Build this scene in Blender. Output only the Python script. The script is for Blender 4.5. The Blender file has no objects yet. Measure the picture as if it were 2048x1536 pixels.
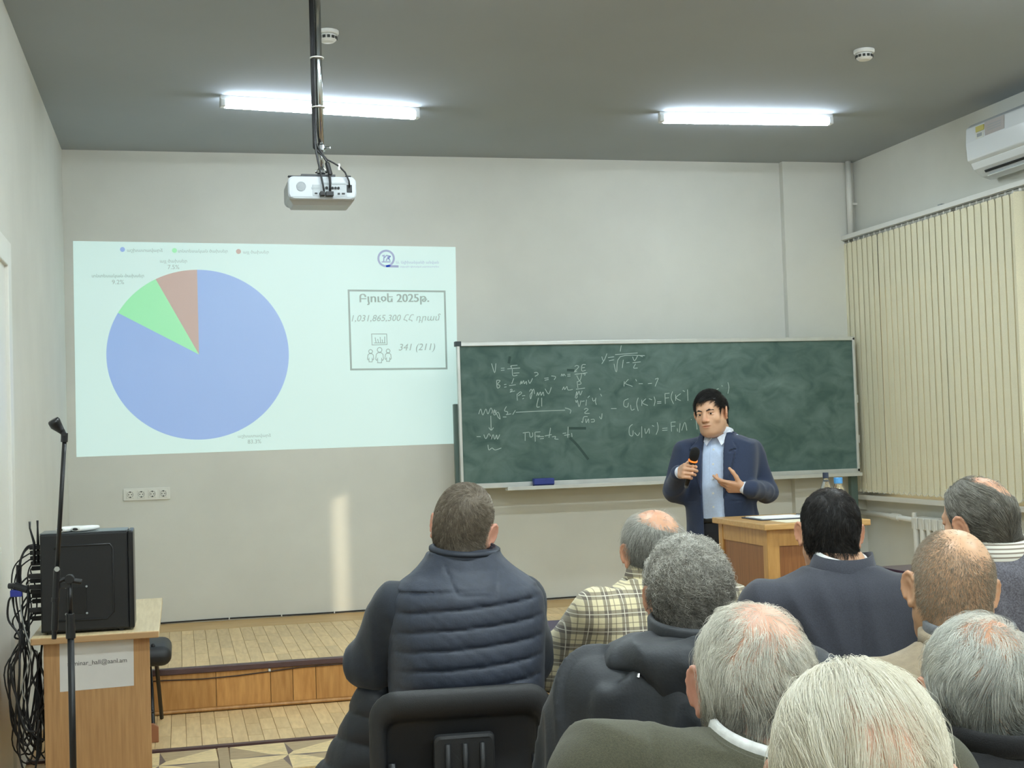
import bpy, bmesh, math, random
import numpy as np
from mathutils import Vector, Matrix
random.seed(7); np.random.seed(7)
PI = math.pi
SC = bpy.context.scene
COL = SC.collection

# ---------------------------------------------------------------- camera, world, exposure
CAM = np.array([0.0, 0.0, 1.4394]); YAW, PIT, ROL, FPX = .2432, .0369, -.0317, 2703.2
def _axes():
    fw = np.array([math.sin(YAW)*math.cos(PIT), math.cos(YAW)*math.cos(PIT), math.sin(PIT)])
    r = np.array([math.cos(YAW), -math.sin(YAW), 0]); u = np.cross(r, fw)
    c, s = math.cos(ROL), math.sin(ROL)
    return c*r+s*u, -s*r+c*u, fw
AX_R, AX_U, AX_F = _axes()
cam_data = bpy.data.cameras.new('camera'); cam = bpy.data.objects.new('camera', cam_data); COL.objects.link(cam)
cam_data.sensor_width = 36; cam_data.lens = 36*FPX/2048; cam_data.clip_start = .05; cam_data.clip_end = 60
cam.matrix_world = Matrix(((AX_R[0], AX_U[0], -AX_F[0], CAM[0]), (AX_R[1], AX_U[1], -AX_F[1], CAM[1]),
                           (AX_R[2], AX_U[2], -AX_F[2], CAM[2]), (0, 0, 0, 1)))
SC.camera = cam
world = bpy.data.worlds.new('world'); SC.world = world; world.use_nodes = True
world.node_tree.nodes['Background'].inputs[0].default_value = (.55, .65, .8, 1)
world.node_tree.nodes['Background'].inputs[1].default_value = .06
sun_data = bpy.data.lights.new('sun', 'SUN'); sun_data.energy = 2.5; sun_data.angle = math.radians(.53); sun_data.color = (1, .86, .62)
sun = bpy.data.objects.new('sun', sun_data); COL.objects.link(sun)
SUN_DIR = Vector((1.20-4.96, 9.41-7.2, -1.33)).normalized()
sun.rotation_euler = SUN_DIR.to_track_quat('-Z', 'Y').to_euler(); sun.location = (9, 5, 4)
SC.cycles.caustics_reflective = False; SC.cycles.caustics_refractive = False
SC.view_settings.view_transform = 'Standard'; SC.view_settings.look = 'None'
SC.view_settings.exposure = 0.33; SC.view_settings.gamma = 1.0; SC.view_settings.use_curve_mapping = False
TUBE, TUBE_SIDE = 235.0, 27.0          # strength of the ceiling tubes: underside, flanks

def at(px, py, x=None, y=None, z=None, d=None):
    """world point seen at a pixel of the photograph, on the plane x=, y=, z= or at depth d"""
    v = AX_F+(px-1024)/FPX*AX_R-(py-768)/FPX*AX_U
    t = d if d is not None else (x-CAM[0])/v[0] if x is not None else (y-CAM[1])/v[1] if y is not None else (z-CAM[2])/v[2]
    return Vector(CAM+t*v)

# ---------------------------------------------------------------- materials
def lin(c):
    return tuple((v/12.92 if v <= .04045 else ((v+.055)/1.055)**2.4) for v in [x/255 for x in c[:3]])+(1,)
def mat(name, c, rough=.6, metal=0, var=0, scale=8, bump=0, bscale=60, stretch=None, c2=None, rnd=0, spec=.5, trans=0, emit=None, estr=0, sheen=0, sss=0, coat=0, thin=None):
    """procedural principled material: base colour with noise variation, optional grain (stretch), bump and per-object variation"""
    m = bpy.data.materials.new(name); m.use_nodes = True
    nt = m.node_tree; N = nt.nodes; L = nt.links; b = N['Principled BSDF']
    b.inputs['Base Color'].default_value = lin(c); b.inputs['Roughness'].default_value = rough; b.inputs['Metallic'].default_value = metal
    b.inputs['Specular IOR Level'].default_value = spec
    if trans: b.inputs['Transmission Weight'].default_value = trans
    if sheen: b.inputs['Sheen Weight'].default_value = sheen; b.inputs['Sheen Roughness'].default_value = .5
    if coat: b.inputs['Coat Weight'].default_value = coat; b.inputs['Coat Roughness'].default_value = .15
    if sss:
        b.inputs['Subsurface Weight'].default_value = sss; b.inputs['Subsurface Scale'].default_value = .01
        b.inputs['Subsurface Radius'].default_value = (1, .35, .2)
    if emit is not None: b.inputs['Emission Color'].default_value = lin(emit); b.inputs['Emission Strength'].default_value = estr
    if var or bump or c2:
        tc = N.new('ShaderNodeTexCoord'); mp = N.new('ShaderNodeMapping'); L.new(tc.outputs['Object'], mp.inputs[0])
        if stretch: mp.inputs['Scale'].default_value = stretch
    out = None
    if var or c2:
        no = N.new('ShaderNodeTexNoise'); no.inputs['Scale'].default_value = scale; no.inputs['Detail'].default_value = 5
        L.new(mp.outputs[0], no.inputs['Vector'])
        if rnd:
            oi = N.new('ShaderNodeObjectInfo'); ad = N.new('ShaderNodeVectorMath'); ad.operation = 'MULTIPLY_ADD'
            cx = N.new('ShaderNodeCombineXYZ')
            for i in range(3): L.new(oi.outputs['Random'], cx.inputs[i])
            ad.inputs[1].default_value = (37, 53, 71); L.new(cx.outputs[0], ad.inputs[0]); L.new(mp.outputs[0], ad.inputs[2]); L.new(ad.outputs[0], no.inputs['Vector'])
        rp = N.new('ShaderNodeValToRGB'); L.new(no.outputs['Fac'], rp.inputs[0])
        lo = c2 if c2 else tuple(v*(1-var) for v in c); hi = c if c2 else tuple(min(255, v*(1+var)) for v in c)
        rp.color_ramp.elements[0].color = lin(lo); rp.color_ramp.elements[1].color = lin(hi)
        rp.color_ramp.elements[0].position = .32; rp.color_ramp.elements[1].position = .68
        out = rp.outputs[0]
        if rnd:
            hs = N.new('ShaderNodeHueSaturation'); mr = N.new('ShaderNodeMapRange')
            mr.inputs[3].default_value = 1-rnd; mr.inputs[4].default_value = 1+rnd*.6
            L.new(oi.outputs['Random'], mr.inputs[0]); L.new(mr.outputs[0], hs.inputs['Value']); L.new(out, hs.inputs['Color']); out = hs.outputs[0]
        L.new(out, b.inputs['Base Color'])
    if bump:
        n2 = N.new('ShaderNodeTexNoise'); n2.inputs['Scale'].default_value = bscale; n2.inputs['Detail'].default_value = 4; L.new(mp.outputs[0], n2.inputs['Vector'])
        bp = N.new('ShaderNodeBump'); bp.inputs['Strength'].default_value = bump; bp.inputs['Distance'].default_value = .004
        L.new(n2.outputs['Fac'], bp.inputs['Height']); L.new(bp.outputs[0], b.inputs['Normal'])
    return m

# ---------------------------------------------------------------- mesh builder
class MB:
    def __init__(s): s.v = []; s.f = []
    def add(s, v, f):
        n = len(s.v); s.v += [tuple(map(float, p)) for p in v]; s.f += [tuple(i+n for i in q) for q in f]; return s
    def box(s, lo, hi, rot=None, piv=None):
        (a, b, c), (d, e, g) = lo, hi
        v = [Vector(p) for p in ((a, b, c), (d, b, c), (d, e, c), (a, e, c), (a, b, g), (d, b, g), (d, e, g), (a, e, g))]
        if rot is not None:
            p0 = Vector(piv) if piv is not None else (Vector(lo)+Vector(hi))/2
            v = [p0+rot @ (p-p0) for p in v]
        return s.add(v, [(3, 2, 1, 0), (4, 5, 6, 7), (0, 1, 5, 4), (1, 2, 6, 5), (2, 3, 7, 6), (3, 0, 4, 7)])
    def cyl(s, a, b, r, r2=None, n=16, caps=True):
        return s.tube([a, b], [r, r if r2 is None else r2], n, caps)
    def tube(s, path, r, n=8, caps=True):
        P = [Vector(p) for p in path]; R = list(r) if hasattr(r, '__len__') else [r]*len(P)
        T = [(P[min(i+1, len(P)-1)]-P[max(i-1, 0)]).normalized() for i in range(len(P))]
        up = Vector((0, 0, 1)) if abs(T[0].z) < .9 else Vector((1, 0, 0)); u = T[0].cross(up).normalized()
        V = []
        for p, t, rr in zip(P, T, R):
            u = (u-t*u.dot(t)).normalized(); w = t.cross(u)
            V += [p+(u*math.cos(2*PI*k/n)+w*math.sin(2*PI*k/n))*rr for k in range(n)]
        F = [(i*n+k, i*n+(k+1) % n, (i+1)*n+(k+1) % n, (i+1)*n+k) for i in range(len(P)-1) for k in range(n)]
        if caps: F += [tuple(range(n))[::-1], tuple((len(P)-1)*n+k for k in range(n))]
        return s.add(V, F)
    def lathe(s, c, prof, n=24, axis='z'):
        c = Vector(c); V = []
        for r, h in prof:
            for k in range(n):
                a = 2*PI*k/n; q = (r*math.cos(a), r*math.sin(a), h)
                V.append(c+Vector(q if axis == 'z' else (q[0], q[2], q[1]) if axis == 'y' else (q[2], q[0], q[1])))
        m = len(prof)
        F = [(i*n+k, i*n+(k+1) % n, (i+1)*n+(k+1) % n, (i+1)*n+k) for i in range(m-1) for k in range(n)]
        if axis == 'y': F = [q[::-1] for q in F]
        F += [tuple(range(n))[::-1], tuple((m-1)*n+k for k in range(n))] if axis != 'y' else [tuple(range(n)), tuple((m-1)*n+k for k in range(n))[::-1]]
        return s.add(V, F)
    def prism(s, pts, d):
        """closed outline pts (3D, planar) extruded by vector d"""
        n = len(pts); A = [Vector(p) for p in pts]; B = [p+Vector(d) for p in A]
        F = [tuple(range(n))[::-1], tuple(range(n, 2*n))]+[(k, (k+1) % n, n+(k+1) % n, n+k) for k in range(n)]
        return s.add(A+B, F)
    def ribbon(s, pts, w, nrm):
        P = [Vector(p) for p in pts]; nrm = Vector(nrm); V = []
        for i, p in enumerate(P):
            t = (P[min(i+1, len(P)-1)]-P[max(i-1, 0)]).normalized(); q = t.cross(nrm).normalized()*w/2; V += [p+q, p-q]
        return s.add(V, [(2*i, 2*i+1, 2*i+3, 2*i+2) for i in range(len(P)-1)])
    def mesh(s, name, smooth=False):
        me = bpy.data.meshes.new(name); me.from_pydata(s.v, [], s.f); me.update()
        bm = bmesh.new(); bm.from_mesh(me); bmesh.ops.recalc_face_normals(bm, faces=bm.faces); bm.to_mesh(me); bm.free()
        if smooth: me.polygons.foreach_set('use_smooth', [True]*len(me.polygons))
        return me
WM = {}
def wm(o): return WM.get(o.name, Matrix())
def link(name, me, m, parent=None, local=False, bevel=0, label=None, kind=None, smooth_angle=None):
    o = bpy.data.objects.new(name, me); COL.objects.link(o)
    if m is not None and not me.materials: me.materials.append(m)
    if parent is not None:
        o.parent = parent
        if not local: o.matrix_parent_inverse = wm(parent).inverted(); WM[o.name] = Matrix()
        else: WM[o.name] = wm(parent).copy()
    else: WM[o.name] = Matrix()
    if bevel:
        b = o.modifiers.new('bevel', 'BEVEL'); b.width = bevel; b.segments = 2; b.limit_method = 'ANGLE'; b.angle_limit = math.radians(40)
    if label: o['label'] = label
    if kind: o['kind'] = kind
    return o
def obj(name, mb, m, parent=None, smooth=False, **kw):
    return link(name, mb.mesh(name, smooth), m, parent, **kw)
def tag(o, label, cat, group=None):
    o['label'] = label; o['category'] = cat
    if group: o['group'] = group
    return o
def thing(name, label, cat, loc, group=None, rz=0):
    o = bpy.data.objects.new(name, None); COL.objects.link(o); o.empty_display_size = .1
    o.location = loc; o.rotation_euler = (0, 0, rz)
    WM[o.name] = Matrix.Translation(Vector(loc)) @ Matrix.Rotation(rz, 4, 'Z')
    return tag(o, label, cat, group)
def struct(name, mb, m, parent=None, **kw):
    o = obj(name, mb, m, parent, **kw)
    if parent is None: o['kind'] = 'structure'
    return o
def shut(o): return o
def text_mesh(body, size, shear=0, bold=0, align='CENTER', spacing=1.0):
    """lettering as flat polygons; every outline is filled on its own (with its holes), so glyphs drawn with overlapping strokes come out whole"""
    from mathutils.geometry import tessellate_polygon, interpolate_bezier
    cu = bpy.data.curves.new('txt', 'FONT'); cu.body = body; cu.size = size; cu.shear = shear; cu.offset = bold; cu.align_x = align; cu.align_y = 'CENTER'
    cu.space_character = spacing; cu.fill_mode = 'NONE'
    o = bpy.data.objects.new('txt', cu); COL.objects.link(o)
    dg = bpy.context.evaluated_depsgraph_get(); dg.update()
    cv = o.evaluated_get(dg).to_curve(dg); polys = []
    for sp in cv.splines:
        bp = sp.bezier_points; n = len(bp); P = []
        for i in range(n if n else 0):
            p, q = bp[i], bp[(i+1) % n]; seg = interpolate_bezier(p.co, p.handle_right, q.handle_left, q.co, 5)[:-1]
            if (p.handle_right-p.co).cross(q.co-p.co).length < 1e-9 and (q.handle_left-q.co).cross(q.co-p.co).length < 1e-9: seg = seg[:1]
            P += [(v.x, v.y) for v in seg]
        if len(P) > 2: polys.append((P, sum(P[k-1][0]*P[k][1]-P[k][0]*P[k-1][1] for k in range(len(P)))/2))
    o.to_curve_clear(); bpy.data.objects.remove(o); bpy.data.curves.remove(cu)
    def inside(pt, P):
        c = False
        for k in range(len(P)):
            (x0, y0), (x1, y1) = P[k-1], P[k]
            if (y0 > pt[1]) != (y1 > pt[1]) and pt[0] < (x1-x0)*(pt[1]-y0)/(y1-y0)+x0: c = not c
        return c
    holder = lambda H, h: [k for k, (P, ar) in enumerate(polys) if ar*h < 0 and abs(ar) > abs(h) and all(inside(p, P) for p in H[::3])]
    hold = [holder(P, ar) for P, ar in polys]; outs = [k for k in range(len(polys)) if not hold[k]]
    mb = MB()
    for i, k in enumerate(outs):
        loops = [polys[k][0]]+[polys[j][0] for j in range(len(polys)) if k in hold[j]]; flat_ = [p for l in loops for p in l]
        tris = tessellate_polygon([[Vector((x, y, 0)) for x, y in l] for l in loops]); mb.add([(x, y, (i % 4)*.0002) for x, y in flat_], [tuple(t) for t in tris])
    me = bpy.data.meshes.new('lettering'); me.from_pydata(mb.v, [], mb.f); me.update(); return me
def text_on(name, body, w, pos, m, parent, shear=0, bold=0, rot=None, h=None, spacing=1.0, heavy=0):
    """a line of lettering as flat mesh, scaled to width w, centred at pos, facing -Y (or by rot)"""
    me = text_mesh(body, .1, shear, bold, spacing=spacing)
    n = len(me.vertices); co = np.empty(n*3); me.vertices.foreach_get('co', co); co = co.reshape(-1, 3)
    lo, hi = co.min(0), co.max(0); co -= (lo+hi)/2; k = w/(hi[0]-lo[0]); co[:, 0] *= k; co[:, 1] *= (h/(hi[1]-lo[1]) if h else k)
    Rm = np.array(rot if rot is not None else [[1, 0, 0], [0, 0, -1], [0, 1, 0]], float)
    co = co @ Rm.T+np.array(pos); me.vertices.foreach_set('co', co.ravel()); me.update()
    if heavy:      # bold lettering: the same line laid three times side by side, each a hair in front of the last
        bm = bmesh.new(); me2 = me.copy()
        for dx, dy in ((-heavy, .0009), (0, 0), (heavy, -.0009)):
            c2 = co+np.array((dx, dy, 0)); me2.vertices.foreach_set('co', c2.ravel()); bm.from_mesh(me2)
        bm.to_mesh(me); bm.free(); bpy.data.meshes.remove(me2)
    return link(name, me, m, parent)
# ---------------------------------------------------------------- the room
XL, XR, YB, YR, ZH, ZS, YS = -.712, 5.062, 9.41, -3.0, 3.432, .24, 7.52
M_wall = mat('wall_paint', (214, 214, 206), .85, var=.015, scale=2.5, bump=.08, bscale=140)
M_ceil = mat('ceiling_paint', (162, 170, 176), .9, var=.01, scale=1.5)
M_white = mat('white_plastic', (225, 226, 222), .4)
M_trimw = mat('white_gloss_paint', (222, 221, 214), .35)
M_floor = mat('floor_oak', (176, 142, 96), .45, c2=(150, 116, 74), scale=6, stretch=(14, 1.4, 8))
M_stave = mat('oak_stave', (230, 200, 150), .42, c2=(212, 180, 130), scale=5, stretch=(10, 1.6, 10), rnd=.14)
M_riser = mat('riser_oak', (206, 154, 92), .42, c2=(178, 126, 68), scale=5, stretch=(9, 9, 1.2), rnd=.16)
M_nose = mat('dark_nosing', (84, 62, 62), .4, var=.1, scale=6, stretch=(2, 10, 10))
M_starl = mat('pale_inlay', (226, 200, 148), .42, var=.08, scale=12, stretch=(2, 8, 2), rnd=.08)
M_stard = mat('dark_inlay', (112, 92, 84), .42, var=.08, scale=12, stretch=(2, 8, 2), rnd=.08)
M_tile = mat('grey_oak_tile', (188, 164, 126), .45, c2=(164, 140, 104), scale=7, stretch=(2, 14, 2), rnd=.1)

struct('floor', MB().box((XL-.1, YR, -.12), (XR+.1, YB+.1, -.012)), M_floor)
FLOOR = bpy.data.objects['floor']
struct('ceiling', MB().box((XL-.1, YR-.1, ZH), (XR+.4, YB+.1, ZH+.12)), M_ceil)
struct('wall_back', MB().box((XL-.1, YB, -.12), (XR+.1, YB+.1, ZH)), M_wall)
struct('wall_left', MB().box((XL-.1, YR, -.12), (XL, YB, ZH)), M_wall)
struct('wall_rear', MB().box((XL-.1, YR-.1, -.12), (XR+.4, YR, ZH)), M_wall)
# right wall with a window opening behind the blind
WY0, WY1, WZ0, WZ1 = 5.6, 8.9, .93, 2.62
w = MB(); w.box((XR, YR, -.12), (XR+.4, WY0, ZH)); w.box((XR, WY1, -.12), (XR+.4, YB+.1, ZH))
w.box((XR, WY0, -.12), (XR+.4, WY1, WZ0)); w.box((XR, WY0, WZ1), (XR+.4, WY1, ZH)); struct('wall_right', w, M_wall)
struct('trim_1', MB().box((4.478, YB-.06, ZS), (XR, YB, ZH)), M_wall)          # shallow corner pier
fr = MB()
for y0, y1 in ((WY0, WY0+.07), (WY1-.07, WY1), (6.66, 6.74), (7.76, 7.84)): fr.box((XR+.22, y0, WZ0), (XR+.28, y1, WZ1))
fr.box((XR+.22, WY0, WZ0), (XR+.28, WY1, WZ0+.07)); fr.box((XR+.22, WY0, WZ1-.07), (XR+.28, WY1, WZ1))
win = struct('window_1', fr, M_trimw, bevel=.004)
M_glass = mat('window_glass', (235, 240, 240), .02)
nt = M_glass.node_tree; N = nt.nodes; L = nt.links; fz = N.new('ShaderNodeFresnel'); fz.inputs[0].default_value = 1.45; tr_ = N.new('ShaderNodeBsdfTransparent'); gl = N.new('ShaderNodeBsdfGlossy'); gl.inputs['Roughness'].default_value = .02
mx = N.new('ShaderNodeMixShader'); L.new(fz.outputs[0], mx.inputs[0]); L.new(tr_.outputs[0], mx.inputs[1]); L.new(gl.outputs[0], mx.inputs[2]); L.new(mx.outputs[0], N['Material Output'].inputs['Surface'])
for y0, y1 in ((WY0+.07, 6.66), (6.74, 7.76), (7.84, WY1-.07)): obj('pane', MB().box((XR+.245, y0, WZ0+.07), (XR+.251, y1, WZ1-.07)), M_glass, win)
struct('trim_2', MB().box((4.97, 5.3, .862), (XR+.22, 9.33, .9)), M_trimw, bevel=.005)   # window sill
# door casing on the left wall
d = struct('door_1', MB().box((XL, 5.1, 0), (XL+.015, 6.05, 2.22)), M_trimw)
obj('door_casing', MB().box((XL, 6.05, 0), (XL+.03, 6.16, 2.33)).box((XL, 5.0, 2.22), (XL+.03, 6.05, 2.33)), M_trimw, d, bevel=.004)

# ---- stage: slab, staves, nosing, riser boards
st = struct('stage', MB().box((XL, YS+.015, -.01), (XR, YB, ZS-.012)), M_floor)
M_joint = mat('dark_joint', (70, 50, 32), .8)
meshes = {}
def stave(name, w, l, t=.012, m=None):
    k = (name, round(w, 3), round(l, 3))
    if k not in meshes:
        b = MB(); e = .0012
        b.add([(-w/2, -l/2, 0), (w/2, -l/2, 0), (w/2, l/2, 0), (-w/2, l/2, 0), (-w/2+e, -l/2+e, t), (w/2-e, -l/2+e, t), (w/2-e, l/2-e, t), (-w/2+e, l/2-e, t)],
              [(3, 2, 1, 0), (4, 5, 6, 7), (0, 1, 5, 4), (1, 2, 6, 5), (2, 3, 7, 6), (3, 0, 4, 7)])
        meshes[k] = b.mesh(name); meshes[k].materials.append(m)
    return meshes[k]
rs = random.Random(3)
def lay(parent, x0, x1, y0, y1, z, sw, lens, bulk=False):
    x = x0; bulkmb = MB()
    while x < x1-1e-4:
        y = y0; off = rs.choice(lens)*rs.choice((.5, 1, .75)); first = True
        while y < y1-.03:
            l = off if first else rs.choice(lens); first = False
            if y+l > y1-.08: l = y1-y
            me = stave('plank', sw, round(l, 2) if y+l < y1 else l, .012, M_stave)
            if bulk: bulkmb.box((x+.001, y+.001, z), (x+sw-.001, y+l-.001, z+.0118))
            else:
                o = bpy.data.objects.new('plank', me); COL.objects.link(o); o.parent = parent; o.location = (x+sw/2, y+l/2, z+rs.uniform(-.0006, .0004))
            y += l
        x += sw
    if bulk:
        o = obj('planks', bulkmb, M_stave, parent); o['kind'] = 'stuff'
    return x
BRD = 9.0
xe = lay(st, -.30, 2.28, YS+.03, BRD, ZS-.012, .0735, (.3, .42, .55))
lay(st, xe, XR, YS+.03, BRD, ZS-.012, .0735, (.42, .55), bulk=True)
lay(st, XL, -.30, YS+.03, BRD, ZS-.012, .0735, (.42, .55), bulk=True)
M_brd = mat('border_oak', (206, 170, 112), .42, c2=(186, 148, 92), scale=4, stretch=(1.2, 10, 10))
for y0, y1 in ((BRD+.001, BRD+.018), (BRD+.019, YB-.17), (YB-.169, YB-.001)): obj('border_board', MB().box((XL, y0, ZS-.012), (XR, y1, ZS)), M_brd, st, bevel=.002)
obj('nosing', MB().box((XL, YS-.012, ZS-.032), (XR, YS+.028, ZS+.003)), M_nose, st, bevel=.006)
x = -.68; i = 0
for wd in (.19, .17, .155, .335, .29, .12, .125, .25, .10, .20, .115, .21, .17, .24, .19, .26, .21, .17, .23, .2, .25, .19, .22, .26, .2, .24, .2, .23):
    if x+wd > XR: break
    obj('riser_board', MB().box((x+.0015, YS+.001, .022), (x+wd-.0015, YS+.016, ZS-.033)), M_riser, st, bevel=.0015); x += wd
obj('quarter_round', MB().box((XL, YS-.014, 0), (XR, YS+.012, .022)), M_riser, st, bevel=.01)
# ---- lower floor: staves in front of the stage, dark strip, star parquet
lay(FLOOR, -.36, 1.26, 6.69, YS-.015, -.012, .0735, (.28, .36, .5))
obj('dark_strip', MB().box((XL, 6.645, -.012), (XR, 6.688, .001)), M_nose, FLOOR)
def tri(name, pts, m):
    b = MB().prism([(p[0], p[1], -.012) for p in pts], (0, 0, .012)); return obj(name, b, m, FLOOR)
# star medallions (eight long points, each half pale and half dark) alternating with plain grey-oak tiles
for r in range(2):
    cy = 6.345-r*.58
    for c in range(3):
        cx = -.115+c*.575
        n = 8; hw = .262
        pts = []
        for k in range(16):
            a = k*PI/8; q = hw/max(abs(math.cos(a)), abs(math.sin(a))) if k % 2 == 0 else .075
            pts.append((cx+q*math.cos(a)*(.97 if k % 4 == 2 else 1), cy+q*math.sin(a)*(.97 if k % 4 == 2 else 1)))
        for k in range(0, 16, 2):
            tri('star_point', [(cx, cy), pts[k-1], pts[k]], M_stard if k % 4 == 0 else M_starl)
            tri('star_point', [(cx, cy), pts[k], pts[(k+1) % 16]], M_starl if k % 4 == 0 else M_starl)
        for k in range(0, 16, 2):   # filler wedges between the points
            tri('tile', [pts[k], pts[(k+1) % 16], pts[(k+2) % 16]], M_tile if k % 4 else M_starl)
        obj('tile', MB().box((cx+hw+.002, cy-.262, -.012), (cx+hw+.05, cy+.262, 0)), M_tile, FLOOR)

# ---------------------------------------------------------------- ceiling: tube lights, detectors, trunking
M_tube = mat('lit_tube', (255, 255, 255), .5, emit=(236, 250, 250), estr=TUBE); M_tubes = mat('lit_tube_flank', (255, 255, 255), .5, emit=(226, 240, 255), estr=TUBE_SIDE)
M_body = mat('fixture_white', (222, 224, 222), .4)
M_tube_f = mat('lit_tube_front', (255, 255, 255), .5, emit=(236, 250, 250), estr=TUBE*.34)
def fixture(p0, p1, label, mt=None):
    p0, p1 = Vector(p0), Vector(p1); c = (p0+p1)/2; u = (p1-p0).normalized(); L = (p1-p0).length/2
    rz = math.atan2(u.y, u.x)
    t = thing('tube_light', label, 'ceiling light', (c.x, c.y, ZH), 'ceiling tube lights', rz)
    kw = dict(local=True)
    obj('housing', MB().box((-L, -.022, -.022), (L, .022, 0)), M_body, t, bevel=.003, **kw)
    for sx in (-1, 1): obj('end_cap', MB().box((sx*L-(.03 if sx > 0 else 0), -.028, -.066), (sx*L+(.03 if sx < 0 else 0), .028, -.02)), M_body, t, bevel=.006, **kw)
    q = [(-.026, -.03), (-.028, -.05), (-.020, -.066), (0, -.071), (.020, -.066), (.028, -.05), (.026, -.03)]
    V = [(x_, y_, z_) for x_ in (-L+.032, L-.032) for y_, z_ in q]; n = len(q)
    me = MB().add(V, [(k, k+1, n+k+1, n+k) for k in range(n-1)]+[(n-1, 0, n, 2*n-1), tuple(range(n))[::-1], tuple(range(n, 2*n))]).mesh('diffuser')
    me.materials.append(mt or M_tube); me.materials.append(M_tubes)
    for p_ in me.polygons: p_.material_index = 0 if p_.normal.z < -.6 else 1
    link('diffuser', me, None, t, **kw)
fixture((.275, 7.855), (1.461, 8.02), 'lit tube light on the ceiling behind the projector pole', M_tube_f)
fixture((2.978, 7.949), (4.14, 7.894), 'lit tube light on the ceiling above the blackboard', M_tube_f)
for k, y in enumerate((5.0, 2.6, .2, -2.2)):
    for j, x in enumerate((.868, 3.56)):
        fixture((x-.6, y), (x+.6, y), ('lit tube light %s the camera, %s column, out of the frame' % (('farthest ahead of', 'some way ahead of', 'just above', 'behind')[k], ('left', 'right')[j])))
for (px, py, lb) in ((655, 84, 'white smoke detector on the ceiling beside the projector pole'), (1728, 122, 'white smoke detector on the ceiling above the air conditioner side')):
    p = at(px, py-22, z=ZH); t = thing('smoke_detector', lb, 'smoke detector', (p.x, p.y, ZH), 'ceiling smoke detectors')
    obj('base', MB().lathe((p.x, p.y, ZH), [(.0, -.0), (.055, 0), (.055, -.014), (.05, -.02), (.0, -.02)]), M_white, t, smooth=False, bevel=.002)
    obj('sensor_head', MB().lathe((p.x, p.y, ZH), [(.034, -.018), (.042, -.022), (.043, -.045), (.03, -.055), (.0, -.058)]), M_white, t, bevel=.001)
    b = MB()
    for k in range(12):
        a = k*PI/6; c = (p.x+.043*math.cos(a), p.y+.043*math.sin(a))
        b.box((c[0]-.004, c[1]-.007, ZH-.043), (c[0]+.004, c[1]+.007, ZH-.03), Matrix.Rotation(a, 3, 'Z'))
    obj('vent_slots', b, mat('slot_dark', (60, 62, 60), .7), t)
t = thing('cable_trunking', 'white cable trunking on the ceiling leading to the projector pole', 'cable duct', (-.1, 5.95, ZH))
obj('duct', MB().box((XL, 5.935, ZH-.02), (.55, 5.965, ZH)), M_white, t, bevel=.002)
obj('lid', MB().box((XL, 5.937, ZH-.024), (.55, 5.963, ZH-.02)), M_white, t)
# ---------------------------------------------------------------- projected slide on the back wall
WALL_E = (118, 130, 126)
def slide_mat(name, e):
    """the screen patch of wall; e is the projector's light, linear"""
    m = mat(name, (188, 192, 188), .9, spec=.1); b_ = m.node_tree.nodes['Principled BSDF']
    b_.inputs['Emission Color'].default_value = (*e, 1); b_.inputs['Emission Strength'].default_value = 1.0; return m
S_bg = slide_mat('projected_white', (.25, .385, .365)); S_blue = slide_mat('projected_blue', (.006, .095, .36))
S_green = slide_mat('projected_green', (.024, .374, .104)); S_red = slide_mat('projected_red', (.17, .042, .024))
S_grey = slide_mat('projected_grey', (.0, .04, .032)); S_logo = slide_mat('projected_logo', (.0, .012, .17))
ctr = at(530, 700, y=YB)
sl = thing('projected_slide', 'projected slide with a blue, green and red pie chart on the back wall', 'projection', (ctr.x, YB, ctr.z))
E0, E1, E2 = YB-.0015, YB-.003, YB-.0045
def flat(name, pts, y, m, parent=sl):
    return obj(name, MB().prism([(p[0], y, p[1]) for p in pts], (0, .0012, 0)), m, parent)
def W(px, py): p = at(px, py, y=YB); return (p.x, p.z)
q = [W(146, 482), W(911, 494), W(917, 887), W(153, 914)]
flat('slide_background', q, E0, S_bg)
PC, RX, RZ = W(398, 709), .604, .578
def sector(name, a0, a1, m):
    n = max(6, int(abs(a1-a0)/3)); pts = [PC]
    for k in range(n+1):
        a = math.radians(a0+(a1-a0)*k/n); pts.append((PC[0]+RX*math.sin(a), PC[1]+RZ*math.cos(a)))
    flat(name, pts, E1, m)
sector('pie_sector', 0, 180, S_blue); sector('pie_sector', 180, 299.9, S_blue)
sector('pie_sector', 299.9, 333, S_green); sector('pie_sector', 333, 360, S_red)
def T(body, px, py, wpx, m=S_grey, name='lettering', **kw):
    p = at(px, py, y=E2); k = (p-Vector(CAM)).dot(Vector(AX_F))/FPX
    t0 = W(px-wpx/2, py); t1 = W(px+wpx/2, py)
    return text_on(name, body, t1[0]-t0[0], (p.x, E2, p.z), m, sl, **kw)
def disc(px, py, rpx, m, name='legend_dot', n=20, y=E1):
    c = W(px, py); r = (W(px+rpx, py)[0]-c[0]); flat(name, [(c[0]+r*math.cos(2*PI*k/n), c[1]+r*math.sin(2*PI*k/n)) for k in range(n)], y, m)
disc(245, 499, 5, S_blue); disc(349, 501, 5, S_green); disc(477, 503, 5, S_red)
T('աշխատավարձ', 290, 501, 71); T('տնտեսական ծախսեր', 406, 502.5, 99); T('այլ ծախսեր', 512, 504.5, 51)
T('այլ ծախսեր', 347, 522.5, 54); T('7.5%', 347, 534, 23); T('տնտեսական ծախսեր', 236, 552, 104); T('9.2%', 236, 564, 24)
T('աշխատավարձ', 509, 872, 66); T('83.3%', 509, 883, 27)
T('Բյուջե 2025թ.', 789, 598, 138, heavy=.0022); T('1,031,865,300 ՀՀ դրամ', 793, 637, 178, shear=.25); T('341 (211)', 834, 696, 73, shear=.25)
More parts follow.
